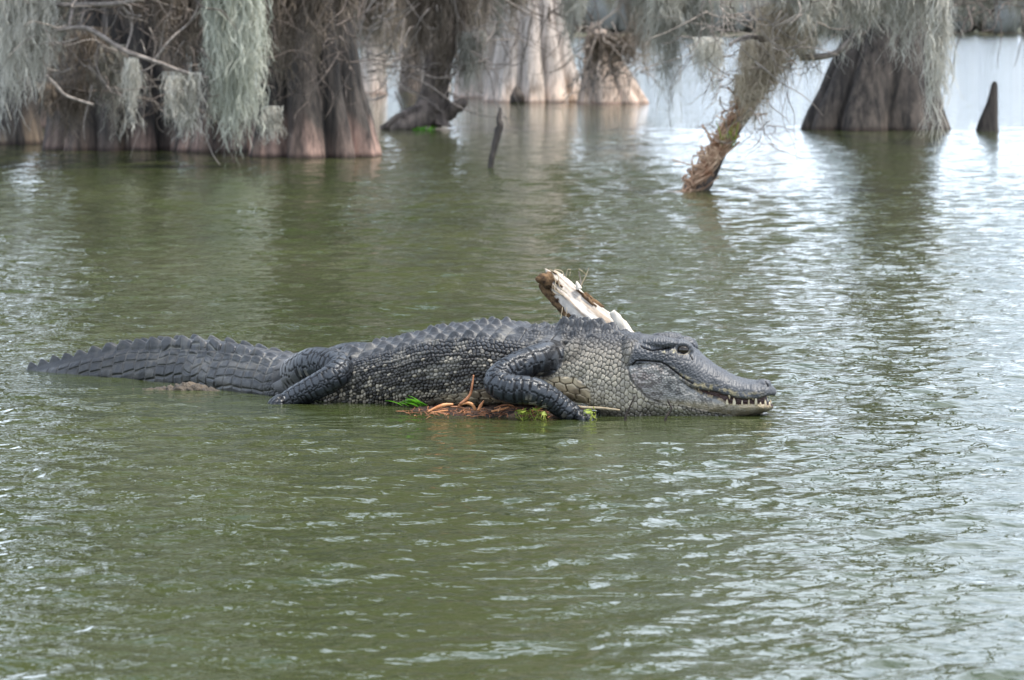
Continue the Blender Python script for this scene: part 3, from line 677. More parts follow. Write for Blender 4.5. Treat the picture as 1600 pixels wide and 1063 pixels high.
def ring(p, fun):
    return np.stack([fun(q) for q in p])
def place(p, t, z):
    """station px, lateral offset (near side +), height -> place"""
    return np.stack([ip(CX, p) + t * ip(NX, p), ip(Dc, p) + t * ip(NY, p), z + 0 * t], -1)

def appear(p, t, z):
    """profile (photo px, py) of a body point, read on the near side"""
    q = place(p, np.abs(t), z)
    return 800 + F * q[..., 0] / q[..., 1], HOR + (HC - q[..., 2]) * F / q[..., 1]

gm = MB()
th = np.linspace(0, 2 * np.pi, 72, endpoint=False)
c_, s_ = np.cos(th), np.sin(th)
def sup(v, e): return np.sign(v) * np.abs(v) ** e
# trunk, tail and neck
R = []
for p in np.linspace(37, 1012, 420):
    zt, zb, ww = ip(ZT, p), ip(ZB, p), ip(Wd, p)
    zc = zb + (zt - zb) * .46
    tail = step(520, 330, p)
    t = ww * sup(c_, .85) * (1 - .55 * tail * np.clip(s_, 0, 1) ** 1.3)
    z = np.where(s_ > 0, zc + (zt - zc) * sup(s_, .9 + .15 * tail), zc + (zc - zb) * sup(s_, .8))
    R.append(place(np.full(72, p), t, z))
gm.rings(R)
# head: skull and upper jaw
lipA = np.array([[960, 575], [985, 570], [1012, 565], [1033, 567], [1044, 573], [1054, 581], [1068, 591], [1082, 599], [1091, 603], [1109, 607], [1126, 609], [1135, 613], [1154, 618], [1170, 620], [1190, 618], [1201, 615], [1212, 613]], float)
jawA = np.array([[960, 570], [1033, 562], [1054, 576], [1068, 588], [1079, 598], [1088, 606], [1098, 611.5], [1109, 615], [1120, 618], [1128, 622], [1135, 627], [1145, 630], [1158, 632], [1179, 631], [1195, 631.5], [1205, 633], [1212, 634]], float)
botA = np.array([[930, 645], [960, 664], [1000, 668], [1060, 668], [1100, 666], [1135, 660], [1161, 652], [1187, 646], [1200, 642], [1207, 638], [1212, 636]], float)
def zpy(p, py, ww): return HC - (py - HOR) * (ip(Dc, p) - ww) / F
R = []
for p in np.linspace(975, 1211.5, 240):
    ww = ip(Wd, p) * (.6 + .4 * step(975, 1000, p)); zt = ip(ZT, p)
    a = p - .12 * ww / .0022
    zl = zpy(p, np.interp(a + 6, lipA[:, 0], lipA[:, 1]), ww)
    zl = min(zl, zt - .012)
    flat = .55 + .25 * step(1080, 1110, p)
    t = ww * sup(c_, .75)
    z = np.where(s_ > 0, zl + (zt - zl) * np.clip(s_, 0, 1) ** flat, zl - .012 * np.abs(s_) ** .5 * (1 - 1.6 * (1 - np.abs(c_)) ** 2))
    # festooned upper lip
    R.append(place(np.full(72, p), t, z))
gm.rings(R)
# lower jaw and jowl
R = []
for p in np.linspace(940, 1208, 230):
    ww = ip(Wd, p) * np.interp(p, [940, 965, 1000, 1040, 1080, 1130, 1208], [.55, .85, 1.04, 1.04, .99, .93, .9])
    if p > 1195: ww *= math.sqrt(max(1 - ((p - 1195) / 13.6) ** 2, .03))
    a = p - .12 * ww / .0022
    zl = zpy(p, np.interp(a + 6, jawA[:, 0], jawA[:, 1]), ww)
    zb = HC - (np.interp(a, botA[:, 0], botA[:, 1]) - HOR) * (ip(Dc, p) - ww * .55) / F
    zl = max(zl, zb + .012)
    zm = zl - (zl - zb) * .3
    t = ww * sup(c_, .7) * (1 - .1 * np.clip(-s_, 0, 1))
    z = np.where(s_ > 0, zm + (zl - zm) * np.clip(s_, 0, 1) ** .3 - .014 * np.clip(1 - 2.2 * np.abs(c_), 0, 1) * step(1060, 1110, p), zm + (zm - zb) * sup(s_, .75))
    R.append(place(np.full(72, p), t, z))
gm.rings(R)
R = []
for p in np.linspace(1070, 1197, 60):                          # dark tongue and gums filling the gape
    ww = ip(Wd, p); a = p - .12 * ww / .0022 + 6
    z1 = zpy(p, np.interp(a, lipA[:, 0], lipA[:, 1]) - 3, ww); z0 = zpy(p, np.interp(a, jawA[:, 0], jawA[:, 1]) + 4, ww)
    R.append(place(np.full(72, p), .76 * ww * sup(c_, .5), (z0 + z1) / 2 + (z1 - z0) / 2 * sup(s_, .5)))
gm.rings(R)
def ball(mb, c, r, ax=(1, 0, 0), n=14, m=20):
    c = np.asarray(c); r = np.asarray(r, float) * np.ones(3)
    ax = np.array([ax[0], ax[1], 0.]); ax /= np.linalg.norm(ax); lat = np.array([ax[1], -ax[0], 0])
    ph = np.linspace(.12, np.pi - .12, n); t = np.linspace(0, 6.2832, m, endpoint=False)
    R = [c + ax * r[0] * math.cos(a) * -1 + math.sin(a) * (np.cos(t)[:, None] * lat * r[1] + np.sin(t)[:, None] * np.array([0, 0, 1]) * r[2]) for a in ph]
    mb.rings(np.array(R))
axh = (ip(tgx, 1070), ip(tgy, 1070))
def near(px, py, t, side=1):
    """point on profile px, py at lateral offset t"""
    p = px
    for _ in range(4):
        q = place(np.array(p), np.array(t), np.array(0.)); p = p + (px - (800 + F * q[0] / q[1]))
    q = place(np.array(p), np.array(t), np.array(0.)); z = HC - (py - HOR) * q[1] / F
    return place(np.array(p), np.array(t * side), np.array(z))
for sd_ in (1, -1):
    ball(gm, near(1064, 547, .062, sd_), (.043, .034, .036), axh)        # brow
    ball(gm, near(1030, 536, .095, sd_), (.06, .03, .018), axh)          # skull table edge
    ball(gm, near(1192, 602, .024, sd_), (.026, .02, .016), axh)         # nostril
    ball(gm, near(1012, 592, .115, sd_), (.075, .034, .05), axh)         # jaw muscle
# blades of the tail crest
def blade(p, lat, L, H, Wb):
    zt = ip(ZT, p)
    u = np.linspace(0, 1, 9)
    prof = H * np.array([.0, .32, .62, .86, 1., .98, .72, .25, 0])[::-1]
    x = (u - .5) * L - .012 * prof / H                              # leans back towards the tip
    tx, ty = ip(tgx, p), ip(tgy, p)
    base = place(np.array(p), np.array(lat), np.array(zt - .014 - abs(lat) * .25))
    R = []
    for k in range(9):
        a = np.linspace(0, 6.2832, 10, endpoint=False)
        hh = prof[k] + .016
        R.append(base + np.array([tx, ty, 0]) * x[k] + np.stack([np.cos(a) * Wb * .5 * ip(NX, p), np.cos(a) * Wb * .5 * ip(NY, p), np.sin(a) * hh], 1))
    gm.rings(np.array(R))
rng = np.random.RandomState(6)
p = 52.
while p < 500:
    sp = np.interp(p, [40, 150, 300, 500], [16.5, 24, 25, 20])
    H = np.interp(p, [40, 80, 200, 320, 420, 520], [.018, .022, .026, .026, .017, .01]) * rng.uniform(.72, .95)
    lat = np.interp(p, [150, 260, 420, 520], [0, .026, .042, .05])
    L = sp * .0025 * 1.32
    if lat < .004: blade(p, 0, L, H, .016)
    else:
        for s1 in (1, -1): blade(p + (1.5 if s1 < 0 else 0), lat * s1, L, H, .016)
    p += sp
# legs
def mir(pt, p0):
    """the same point on the other side of the body"""
    q = np.array([ip(CX, p0), ip(Dc, p0)]); n = np.array([ip(NX, p0), ip(NY, p0)])
    d = (pt[:2] - q) @ n
    return np.array([*(pt[:2] - 2 * d * n), pt[2]])
FL = [P(872, 556, 12.0), P(850, 560, 11.93), P(815, 570, 11.87), P(787, 584, 11.83), P(778, 599, 11.80), P(800, 608, 11.77), P(832, 611, 11.76), P(858, 622, 11.77), P(879, 637, 11.78), P(896, 649, 11.78)]
FR = [.062, .052, .046, .043, .046, .046, .044, .038, .034, .032]
HL = [P(462, 590, 12.52), P(490, 572, 12.44), P(515, 570, 12.36), P(530, 575, 12.31), P(524, 586, 12.27), P(500, 601, 12.26), P(472, 616, 12.27), P(448, 630, 12.28)]
HR = [.07, .064, .052, .044, .044, .043, .04, .036]
LEGS = []
for pts, r, p0 in ((FL, FR, 850), (HL, HR, 510)):
    for sd_ in (1, -1):
        q = [x if sd_ > 0 else mir(x, p0) for x in pts]
        gm.tube(q, r, 24, sub=8)
        t = np.linspace(0, len(q) - 1, 90)
        LEGS.append((cr(np.array(q), t), np.interp(t, np.arange(len(r)), r)))
        # toes
        e = q[-1]; fwd = np.array([1, -.15 * sd_, 0]) if p0 == 850 else np.array([-.7, -.6 * sd_, 0])
        C0, r0_ = LEGS.pop(); ext = e + fwd * np.linspace(.01, .1, 10)[:, None]
        LEGS.append((np.concatenate([C0, ext]), np.concatenate([r0_, np.full(10, .05)])))
        for k, a in enumerate((-.75, -.35, .05, .45)):
            ca, sa = math.cos(a), math.sin(a)
            d = np.array([fwd[0] * ca - fwd[1] * sa, fwd[0] * sa + fwd[1] * ca, 0])
            L = .062 if k in (1, 2) else .05
            zt = max(e[2], .012)
            gm.tube([[*e[:2], zt], [*(e + d * L * .55)[:2], zt + .002], [*(e + d * L)[:2], zt - .014], [*(e + d * L * 1.25)[:2], zt - .03]], [.019, .0135, .011, .004], 10, sub=3)
raw = gm.build('raw')
md = raw.modifiers.new('r', 'REMESH'); md.mode = 'VOXEL'; md.voxel_size = .0027; md.use_smooth_shade = True
dg = bpy.context.evaluated_depsgraph_get()
me = bpy.data.meshes.new_from_object(raw.evaluated_get(dg))
bpy.data.objects.remove(raw)
nv = len(me.vertices)
V = np.empty(nv * 3, np.float32); me.vertices.foreach_get('co', V); V = V.reshape(-1, 3).astype(float)
npoly = len(me.polygons)
LI = np.empty(len(me.loops), np.int32); me.loops.foreach_get('vertex_index', LI)
Qd = LI.reshape(-1, 4)
keep = (V[Qd, 2] > -.06).any(1)
Qd = Qd[keep]
us, inv = np.unique(Qd, return_inverse=True); V = V[us]; Qd = inv.reshape(-1, 4); nv = len(V)
E = np.concatenate([Qd[:, [0, 1]], Qd[:, [1, 2]], Qd[:, [2, 3]], Qd[:, [3, 0]]]); deg = np.bincount(E.ravel(), minlength=nv)
def lap(V, lam, n):
    for _ in range(n):
        acc = np.stack([np.bincount(E[:, 0], V[E[:, 1], k], nv) + np.bincount(E[:, 1], V[E[:, 0], k], nv) for k in range(3)], 1) / np.maximum(deg, 1)[:, None]
        V = V + (acc - V) * lam
    return V
def vnorm(V):
    a = np.cross(V[Qd[:, 2]] - V[Qd[:, 0]], V[Qd[:, 3]] - V[Qd[:, 1]])
    N = np.stack([np.bincount(Qd.ravel(), np.repeat(a[:, k], 4), nv) for k in range(3)], 1)
    return N / (np.linalg.norm(N, axis=1)[:, None] + 1e-12)
# distance to the legs
legd = np.full(nv, 9.); legt = np.zeros(nv); lega = np.zeros(nv); legi = np.zeros(nv, int)
for k, (C, r) in enumerate(LEGS):
    sel = np.where((V[:, 0] > C[:, 0].min() - .2) & (V[:, 0] < C[:, 0].max() + .2))[0]
    d = np.linalg.norm(V[sel][:, None] - C[None], axis=2)
    i = d.argmin(1); dm = d[np.arange(len(sel)), i] / r[i]
    al = np.concatenate([[0], np.cumsum(np.linalg.norm(np.diff(C, axis=0), axis=1))])
    tg = np.gradient(C, axis=0); tg /= np.linalg.norm(tg, axis=1)[:, None]
    rel = V[sel] - C[i]; a1 = np.cross(tg[i], [0, 0, 1.]); a1 /= np.linalg.norm(a1, axis=1)[:, None] + 1e-9; b1 = np.cross(a1, tg[i])
    ang = np.arctan2((rel * b1).sum(1), (rel * a1).sum(1))
    u = dm < legd[sel]
    legd[sel] = np.where(u, dm, legd[sel]); legt[sel] = np.where(u, al[i], legt[sel]); lega[sel] = np.where(u, ang, lega[sel]); legi[sel] = np.where(u, k, legi[sel])
# smooth: a touch everywhere, a lot where legs join the body
V1 = lap(V, .5, 2); V2 = lap(V, .6, 26)
# body coordinates
ST = np.linspace(0, 1199, 700).astype(int)
pst = np.empty(nv); tt = np.empty(nv)
for a in range(0, nv, 40000):
    b = min(a + 40000, nv)
    d = (V1[a:b, 0][:, None] - CX[ST][None]) ** 2 + (V1[a:b, 1][:, None] - Dc[ST][None]) ** 2
    i = ST[d.argmin(1)]
    along = (V1[a:b, 0] - CX[i]) * tgx[i] + (V1[a:b, 1] - Dc[i]) * tgy[i]
    pst[a:b] = np.interp(ARC[i] + along, ARC, PXS)
    tt[a:b] = (V1[a:b, 0] - CX[i]) * NX[i] + (V1[a:b, 1] - Dc[i]) * NY[i]
leg = step(1.32, 1.12, legd)
join = step(1.9, 1.25, legd) * step(.75, 1.0, np.abs(legd - 1.3) * 0 + 1) * np.where(legi < 2, step(.17, .06, legt), step(.16, .05, legt))
V = V1 + (V2 - V1) * np.clip(join, 0, 1)[:, None]
s = np.interp(pst, PXS, ARC); z = V[:, 2]
zt, zb, ww = ip(ZT, pst), ip(ZB, pst), ip(Wd, pst)
zc = zb + (zt - zb) * .46
ang = np.arctan2((z - zc) / np.maximum(zt - zc, .02), np.abs(tt) / ww)
v = (np.pi / 2 - ang) * (ww + (zt - zc)) * .5                     # girth distance from the dorsal line
A_, E_ = appear(pst, tt, z)
N = vnorm(V)
up = np.clip(N[:, 2], 0, 1)

# regions
hb = np.interp(E_, [500, 525, 545, 575, 594, 608, 622, 630, 633, 642, 648, 660], [1010, 1004, 990, 981, 986, 998, 1012, 1035, 1066, 1100, 1138, 1185])
head = step(-5, 5, A_ - hb) * (1 - leg)
neck = step(845, 900, pst + 60 * (v - .2)) * (1 - head) * (1 - leg)
tail = step(500, 430, pst) * (1 - leg)
belly = step(0, 4, E_ - np.interp(A_, [600, 640, 680, 757, 800, 850, 870, 900, 922, 932], [720, 640, 618, 604, 600, 594, 586, 588, 606, 700])) * (1 - leg) * (1 - head)
torso = np.clip(1 - neck - tail - head - leg, 0, 1)
disp = np.zeros(nv); crease = np.zeros(nv)

# flank scales: long rows of small rounded scales
wob = (vn(s * 9, v * 9, 3) - .5)
f1, f2, cid = voro(s / .0165 + wob * 1.6, v / .0142 + wob * 1.8, .65, 2)
e1 = step(.05, .34, f2 - f1)
fold = np.sin((v + .016 * vn(s * 5, v * 6, 7) + .10 * (s - 1.6) * step(.1, .3, v)) * 6.283 / .036)
flank = torso * step(.11, .17, v) * (1 - belly)
disp += flank * (.0058 * e1 + .0018 * fold * step(.12, .2, v))
crease = np.maximum(crease, flank * (1 - e1))
# back scutes, torso
def keel(ds, dv, L, Wk):
    """keeled oval shield: local coords in metres"""
    q = np.sqrt((ds / L) ** 2 + (dv / Wk) ** 2)
    body = np.clip(1 - q ** 2.2, 0, 1) ** .6
    rid = np.clip(1 - np.abs(dv) / (Wk * .55), 0, 1) * np.clip(1 - np.abs(ds / L + .15) ** 2, 0, 1)
    return body * .38 + rid ** 1.2 * .85
SP = .056
row = np.floor(s / SP); fs = (s / SP - row - .5) * SP
back = torso * step(.175, .15, v)
hsc = 0
for k, (v0, H) in enumerate([(.026, .0165), (.074, .0165), (.118, .0125), (.152, .008)]):
    v0j = v0 + (h2(row, row * 0 + k, 4) - .5) * .012
    hsc = np.maximum(hsc, H * keel(fs, v - v0j, SP * .47, .022) * (.6 + .75 * h2(row, row * 0 + k, 5)))
gro = step(.46, .5, np.abs(fs) / SP)
disp += back * (hsc * step(840, 800, pst) - .0035 * gro)
crease = np.maximum(crease, back * gro * .8)
# tail: rings of rectangular plates
TS = np.interp(pst, [40, 150, 300, 500], [.042, .056, .058, .05])
q1 = s / .056
ft = q1 - np.floor(q1); gt = np.minimum(ft, 1 - ft) * .056
rowv = v / .033 + .6 * (vn(q1 * 1., v * 14, 6) - .5) + .5 * (h2(np.floor(q1), q1 * 0, 8) - .5); fv = rowv - np.floor(rowv); gv = np.minimum(fv, 1 - fv) * .033
ed = np.minimum(gt, gv); pl = step(.0, .006, ed)
disp += tail * (.0045 * pl + .002 * vn(s * 60, v * 60, 5)) * step(.03, .06, v)
tcr = tail * (1 - step(.0005, .003, ed)) * step(.03, .06, v)
hs2 = 0
for v0, H in ((.075, .008),):
    hs2 = np.maximum(hs2, H * keel((ft - .5) * .056, v - v0, .026, .016))
disp += tail * hs2 * step(250, 330, pst)
# neck: pebbled net of larger scales
cs = np.interp(v, [.08, .2, .4], [.0125, .0175, .023])
sk = v - .35 * (s - 2.2)
f1, f2, nid = voro((s + .4 * v) / .0145 + wob * 1.3, sk / .0195 + wob * 1.2, .62, 12)
e2 = step(.03, .26, f2 - f1); c2 = step(.13, .03, f2 - f1)
nk = neck * step(.07, .12, v) * (1 - belly)
disp += nk * (.0046 * e2)
nfold = np.sin((s + .55 * v + .02 * vn(s * 6, v * 8, 9)) * 6.283 / .052)
disp += nk * nfold * .005 * step(1005, 900, pst)
crease = np.maximum(crease, nk * c2)
# nape shields
for (a, b, H, L, Wk) in [(867, .03, .012, .026, .02), (891, .034, .038, .034, .028), (912, .03, .034, .034, .028), (933, .034, .034, .034, .026), (954, .03, .026, .028, .022), (895, .088, .018, .026, .02), (915, .084, .018, .026, .02), (940, .09, .012, .022, .018), (972, .05, .009, .02, .018), (988, .08, .007, .018, .016), (845, .03, .012, .026, .02), (836, .075, .012, .026, .02), (856, .08, .009, .026, .02)]:
    s0 = np.interp(a, PXS, ARC)
    disp += (1 - head) * (1 - leg) * H * keel(s - s0, v - b, L, Wk)
fn1, fn2, _ = voro(s / .014, v / .014, .7, 31)
nb_ = (neck + torso * step(820, 850, pst)) * step(.14, .1, v)
disp += nb_ * .003 * step(.05, .3, fn2 - fn1); crease = np.maximum(crease, .7 * nb_ * (1 - step(.02, .2, fn2 - fn1)))
# belly plates
f1, f2, bid = voro(s / .044, v / .036, .25, 15, hexa=True)
e3 = step(.03, .2, f2 - f1)
disp += belly * .007 * e3; crease = np.maximum(crease, belly * step(.12, .02, f2 - f1))
# leg plates
bnd = np.abs(np.mod(legt / .023 + .35 * (vn(lega * 1.5, legt * 20, 33) - .5), 1) - .5); bnd = step(.5, .36, bnd)
lr = np.where(legi < 2, .043, .046)
f1, f2, lid = voro(legt / .019, lega * lr / .034, .4, 21)
e4 = step(.02, .22, f2 - f1)
disp += leg * (.0026 * e4 + .0022 * bnd); crease = np.maximum(crease, leg * np.maximum(1 - e4, (1 - bnd) * .9) * .9)
# head: fine pitted skin, mouth seam, ear slit, jowl
f1, f2, hid = voro(s / .0095, (z * 1.2 + np.abs(tt)) / .0095, .9, 41)
disp += head * (.0018 * (1 + 1.2 * step(1090, 1040, A_)) * step(.05, .4, f2 - f1) + .004 * (vn(s * 26, (z + np.abs(tt)) * 26, 44) - .5) + .0028 * (vn(s * 75, (z + np.abs(tt)) * 75, 45) - .5))
def polyd(pts, A, E):
    """distance in photo pixels to a polyline on the profile"""
    best = np.full(A.shape, 1e9)
    for (x0, y0), (x1, y1) in zip(pts[:-1], pts[1:]):
        dx, dy = x1 - x0, y1 - y0; t = np.clip(((A - x0) * dx + (E - y0) * dy) / (dx * dx + dy * dy), 0, 1)
        best = np.minimum(best, np.hypot(A - x0 - t * dx, E - y0 - t * dy))
    return best
side = (np.abs(tt) > .35 * ww) & (pst > 950)
def seam(pts, wpx, dep, cr_=1.):
    global disp, crease
    d = np.where(side, polyd(pts, A_, E_), 1e3); k = step(wpx, wpx * .25, d)
    disp = disp - dep * k; crease = np.maximum(crease, cr_ * k)
    return d
mouth = seam([(988, 570), (995, 563.5), (1012, 564), (1033, 566), (1044, 572), (1054, 580), (1068, 591), (1082, 599.5)], 1.7, .0045)
seam([(1002, 541), (1008, 545), (1018, 548), (1034, 546), (1046, 543)], 2.0, .006)
jow = seam([(981, 574), (986, 594), (998, 608), (1012, 622), (1033, 630)], 2.2, .004, .5)
jl = seam([(1012, 628), (1040, 633), (1066, 635), (1100, 644), (1138, 649)], 1.6, .002, .5)
seam([(1084, 541), (1092, 549), (1095, 555)], 1.3, .003, .8)
seam([(1078, 555), (1081, 560), (1082, 563)], 1.4, .004, 1.)
seam([(1196, 596), (1199, 601), (1200, 604)], 1.4, .005, 1.)
# eye socket
edist = np.hypot((A_ - 1066.5) / 10.5, (E_ - 546.5) / 7.5); edist = np.where(side & (A_ > 1040), edist, 9.)
disp -= .007 * step(1.12, .75, edist)
disp += .004 * step(.35, 0, np.abs(edist - 1.28)) * (E_ < 549)
# wrinkled fold in front of the shoulder
disp += (1 - leg) * .009 * np.sin(polyd([(832, 590), (838, 550), (850, 530), (868, 522)], A_, E_) / 4.2) * step(42, 12, polyd([(842, 560), (856, 540), (880, 545)], A_, E_)) * (v > .12)
V = V + N * disp[:, None]

# pigment, with shade painted into the creases
def cmix(a, b, k): return a + (np.asarray(b) - a) * np.asarray(k)[:, None]
n1 = fbm(s * 14, v * 14, 61, 4); n2 = fbm(s * 60, v * 60, 62, 3)
C = np.ones((nv, 3)) * np.array([.036, .037, .040])
C = C * (.7 + .6 * n1)[:, None] * (.75 + .5 * n2)[:, None]
fl_low = flank * step(.16, .27, v)
C = cmix(C, [.055, .047, .038], fl_low * .85)
C = C * (1 - flank * .0 + flank * (cid - .5) * 1.1)[:, None]
bands = step(.45, .62, vn(s * 4.6 + 3, v * 2.2, 71))
spot = flank * step(.17, .22, v) * (cid > .915 - .46 * bands * step(.2, .3, v) - .34 * step(598, 622, E_) * step(540, 600, A_) * 1.5) * (.6 + .4 * h2(np.floor(cid * 1000), cid * 0, 3))
C = cmix(C, [.47, .40, .30], spot * e1 * .9)
tb_ = tail * step(.16, .24, v) * step(.6, .7, vn(s * 4.2 + 1.3, v * 9, 75))
C = cmix(C, [.32, .29, .23], tb_ * .55 * n2)
C = cmix(C, [.2, .19, .165], tcr * .8)
C = cmix(C, [.15, .135, .11], tail * .35 * step(.45, .7, n2))
C = cmix(C, np.array([.18, .16, .13]), nk * step(.08, .17, v) * .9)
C = cmix(C, np.array([.47, .41, .31]), nk * step(.12, .27, v) * .9 * (.3 + .7 * nid))
bl = (np.array([.54, .44, .29])[None] * (.6 + .7 * n1)[:, None])
dirt = step(.52, .68, fbm(s * 22, v * 22, 80, 3))
bl = cmix(bl, [.12, .09, .065], dirt * .6)
C = C * (1 - belly[:, None]) + bl * belly[:, None]
# limbs: wet, dark, a few pale flecks
lc = np.ones((nv, 3)) * np.array([.022, .026, .032]) * (.7 + .6 * n1)[:, None]
lowl = np.where(legi < 2, step(.0, -.6, np.sin(lega)), step(0, -.6, np.sin(lega)))
lc = cmix(lc, [.32, .29, .24], ((lid > .93) * e4 * lowl * .5))
shoulder = np.where(legi < 2, step(.12, .02, legt), step(.14, .02, legt))
lc = cmix(lc, [.11, .105, .1], shoulder * .7)
shw = step(.25, -.75, np.sin(polyd([(832, 590), (838, 550), (850, 530), (868, 522)], A_, E_) / 4.2)) * step(42, 12, polyd([(842, 560), (856, 540), (880, 545)], A_, E_)) * (v > .12)
crease = np.maximum(crease, shw * .7)  # valleys of the shoulder wrinkles darkened as painted shade
C = C * (1 - leg[:, None]) + lc * leg[:, None]
# head
hc = np.ones((nv, 3)) * np.array([.064, .066, .071]) * (.72 + .56 * n1)[:, None] * (.8 + .4 * n2)[:, None]
lowj = step(-1.5, 2.5, E_ - np.interp(A_, lipA[:, 0], lipA[:, 1]) - np.interp(A_, [1040, 1130], [1, 6]))
jc = np.ones((nv, 3)) * np.array([.25, .24, .22]) * (.72 + .5 * n1)[:, None]
jc = cmix(jc, [.045, .042, .04], step(.49, .6, fbm(s * 75, z * 75, 90, 3)) * .7)
jc = cmix(jc, [.22, .15, .13], step(.5, .7, fbm(s * 16 + 4, z * 16, 92, 2)) * step(1060, 1000, A_) * .3)
yel = np.maximum(step(16, 2, np.abs(E_ - np.interp(A_, [1030, 1100, 1135, 1165, 1210], [632, 640, 642, 636, 634]))) * step(1015, 1060, A_), step(1110, 1150, A_) * .9)
jc = cmix(jc, np.array([.34, .27, .15]), yel * (.35 + .5 * n2))
hc = hc * (1 - lowj[:, None]) + jc * lowj[:, None]
jc_ = step(5., 1., np.abs(E_ - np.interp(A_, jawA[:, 0], jawA[:, 1]) - 3)) * step(1060, 1085, A_)
hc = cmix(hc, [.46, .36, .22], jc_ * lowj * step(.36, .6, fbm(s * 120, z * 120, 98, 3)) * .85)
lipk = step(6.5, 1.5, np.abs(E_ - np.interp(A_, lipA[:, 0], lipA[:, 1]) + 2)) * step(1040, 1065, A_) * step(1200, 1170, A_)
hc = cmix(hc, [.29, .24, .13], lipk * step(.38, .62, fbm(s * 110, z * 110, 99, 3)) * .8)
hc = cmix(hc, [.36, .32, .2], step(5, 1, polyd([(1038, 549), (1052, 551), (1060, 552)], A_, E_)) * side * step(.5, .55, n2) * .9)
hc = cmix(hc, [.22, .18, .11], step(.16, .04, np.abs(edist - 1.1)) * (E_ > 548) * (.3 + .6 * n2))
ins = (np.abs(tt) < .845 * ww) & (pst > 1072) & (E_ > np.interp(A_, lipA[:, 0], lipA[:, 1]) - 1) & (E_ < np.interp(A_, jawA[:, 0], jawA[:, 1]) + 2)
hc = np.where(ins[:, None], np.array([.05, .02, .016])[None], hc)
thr = head * step(0, 4, E_ - np.interp(A_, [1000, 1035, 1066, 1100, 1138, 1185], [622, 634, 636, 645, 650, 660]))
C = C * (1 - head[:, None]) + hc * head[:, None]
f1, f2, tid = voro(s / .011, (z * 1.3 + .3 * np.abs(tt)) / .011, .5, 55)
thn = np.clip(step(1010, 1040, A_) * step(1, 5, E_ - np.interp(A_, [1000, 1035, 1066, 1100, 1138, 1185], [628, 634, 636, 645, 650, 660])), 0, 1)
C = cmix(C, [.33, .31, .22], thn * .85)
crease = np.maximum(crease * (1 - .6 * thn), thn * step(.12, .03, f2 - f1))
crease_shade = np.clip(crease, 0, 1)
C = cmix(C, [.010, .009, .008], crease_shade * (.9 - .3 * back - .35 * tail))  # dark skin between scales, blackened further to paint in crevice shade
C = cmix(C, [.014, .012, .011], step(2.2, .5, mouth) * .9)
# dried silt on the flank folds and tail
silt = (torso + tail) * step(.52, .7, fbm(s * 20, v * 34, 95, 4)) * step(.04, .12, v)
C = cmix(C, [.22, .2, .165], silt * .5 * (1 - .5 * crease_shade))
C = C * (1 - .45 * tail * step(.35, .6, fbm(s * 9, v * 16, 97, 3) + .25 * (n2 - .5)))[:, None]
wet = np.clip(step(.075, .02, z) + leg * .8 + tail * .55, 0, 1)
C = C * (1 - .6 * np.maximum(step(.045, .015, z + .02 * (n1 - .5)) * (1 - .75 * np.clip(torso + belly, 0, 1)) , tail * step(.10, .05, z + .04 * (n1 - .5))))[:, None]

def gator_mat():
    m, nt, b = new_mat('alligator_hide')
    a = nn(nt, 'ShaderNodeVertexColor', layer_name='Col'); wv = nn(nt, 'ShaderNodeVertexColor', layer_name='WetCrease')
    nt.links.new(a.outputs['Color'], b.inputs['Base Color'])
    t = nn(nt, 'ShaderNodeTexCoord')
    n = nn(nt, 'ShaderNodeTexNoise', {'Vector': t.outputs['Object'], 'Scale': 190., 'Detail': 5., 'Roughness': .6})
    bp = nn(nt, 'ShaderNodeBump', {'Height': n.outputs['Fac'], 'Strength': .5, 'Distance': .003})
    nt.links.new(bp.outputs['Normal'], b.inputs['Normal'])
    sp_ = nn(nt, 'ShaderNodeSeparateColor', {'Color': wv.outputs['Color']})
    ms = nn(nt, 'ShaderNodeMapRange', {'Value': sp_.outputs[1], 'To Min': .5, 'To Max': .04})
    nt.links.new(ms.outputs[0], b.inputs['Specular IOR Level'])
    mr = nn(nt, 'ShaderNodeMapRange', {'Value': sp_.outputs[0], 'To Min': .46, 'To Max': .3})
    nt.links.new(mr.outputs[0], b.inputs['Roughness'])
    return m
ga = empty('alligator', (0, 0, 0), label='dark scaly alligator lying half out of the water with toothy grin', cat='alligator')
body = mesh('body', V, Qd, gator_mat(), ga)
colattr(body, np.clip(C, 0, 1)); colattr(body, np.stack([wet, crease_shade, n2], 1), 'WetCrease')

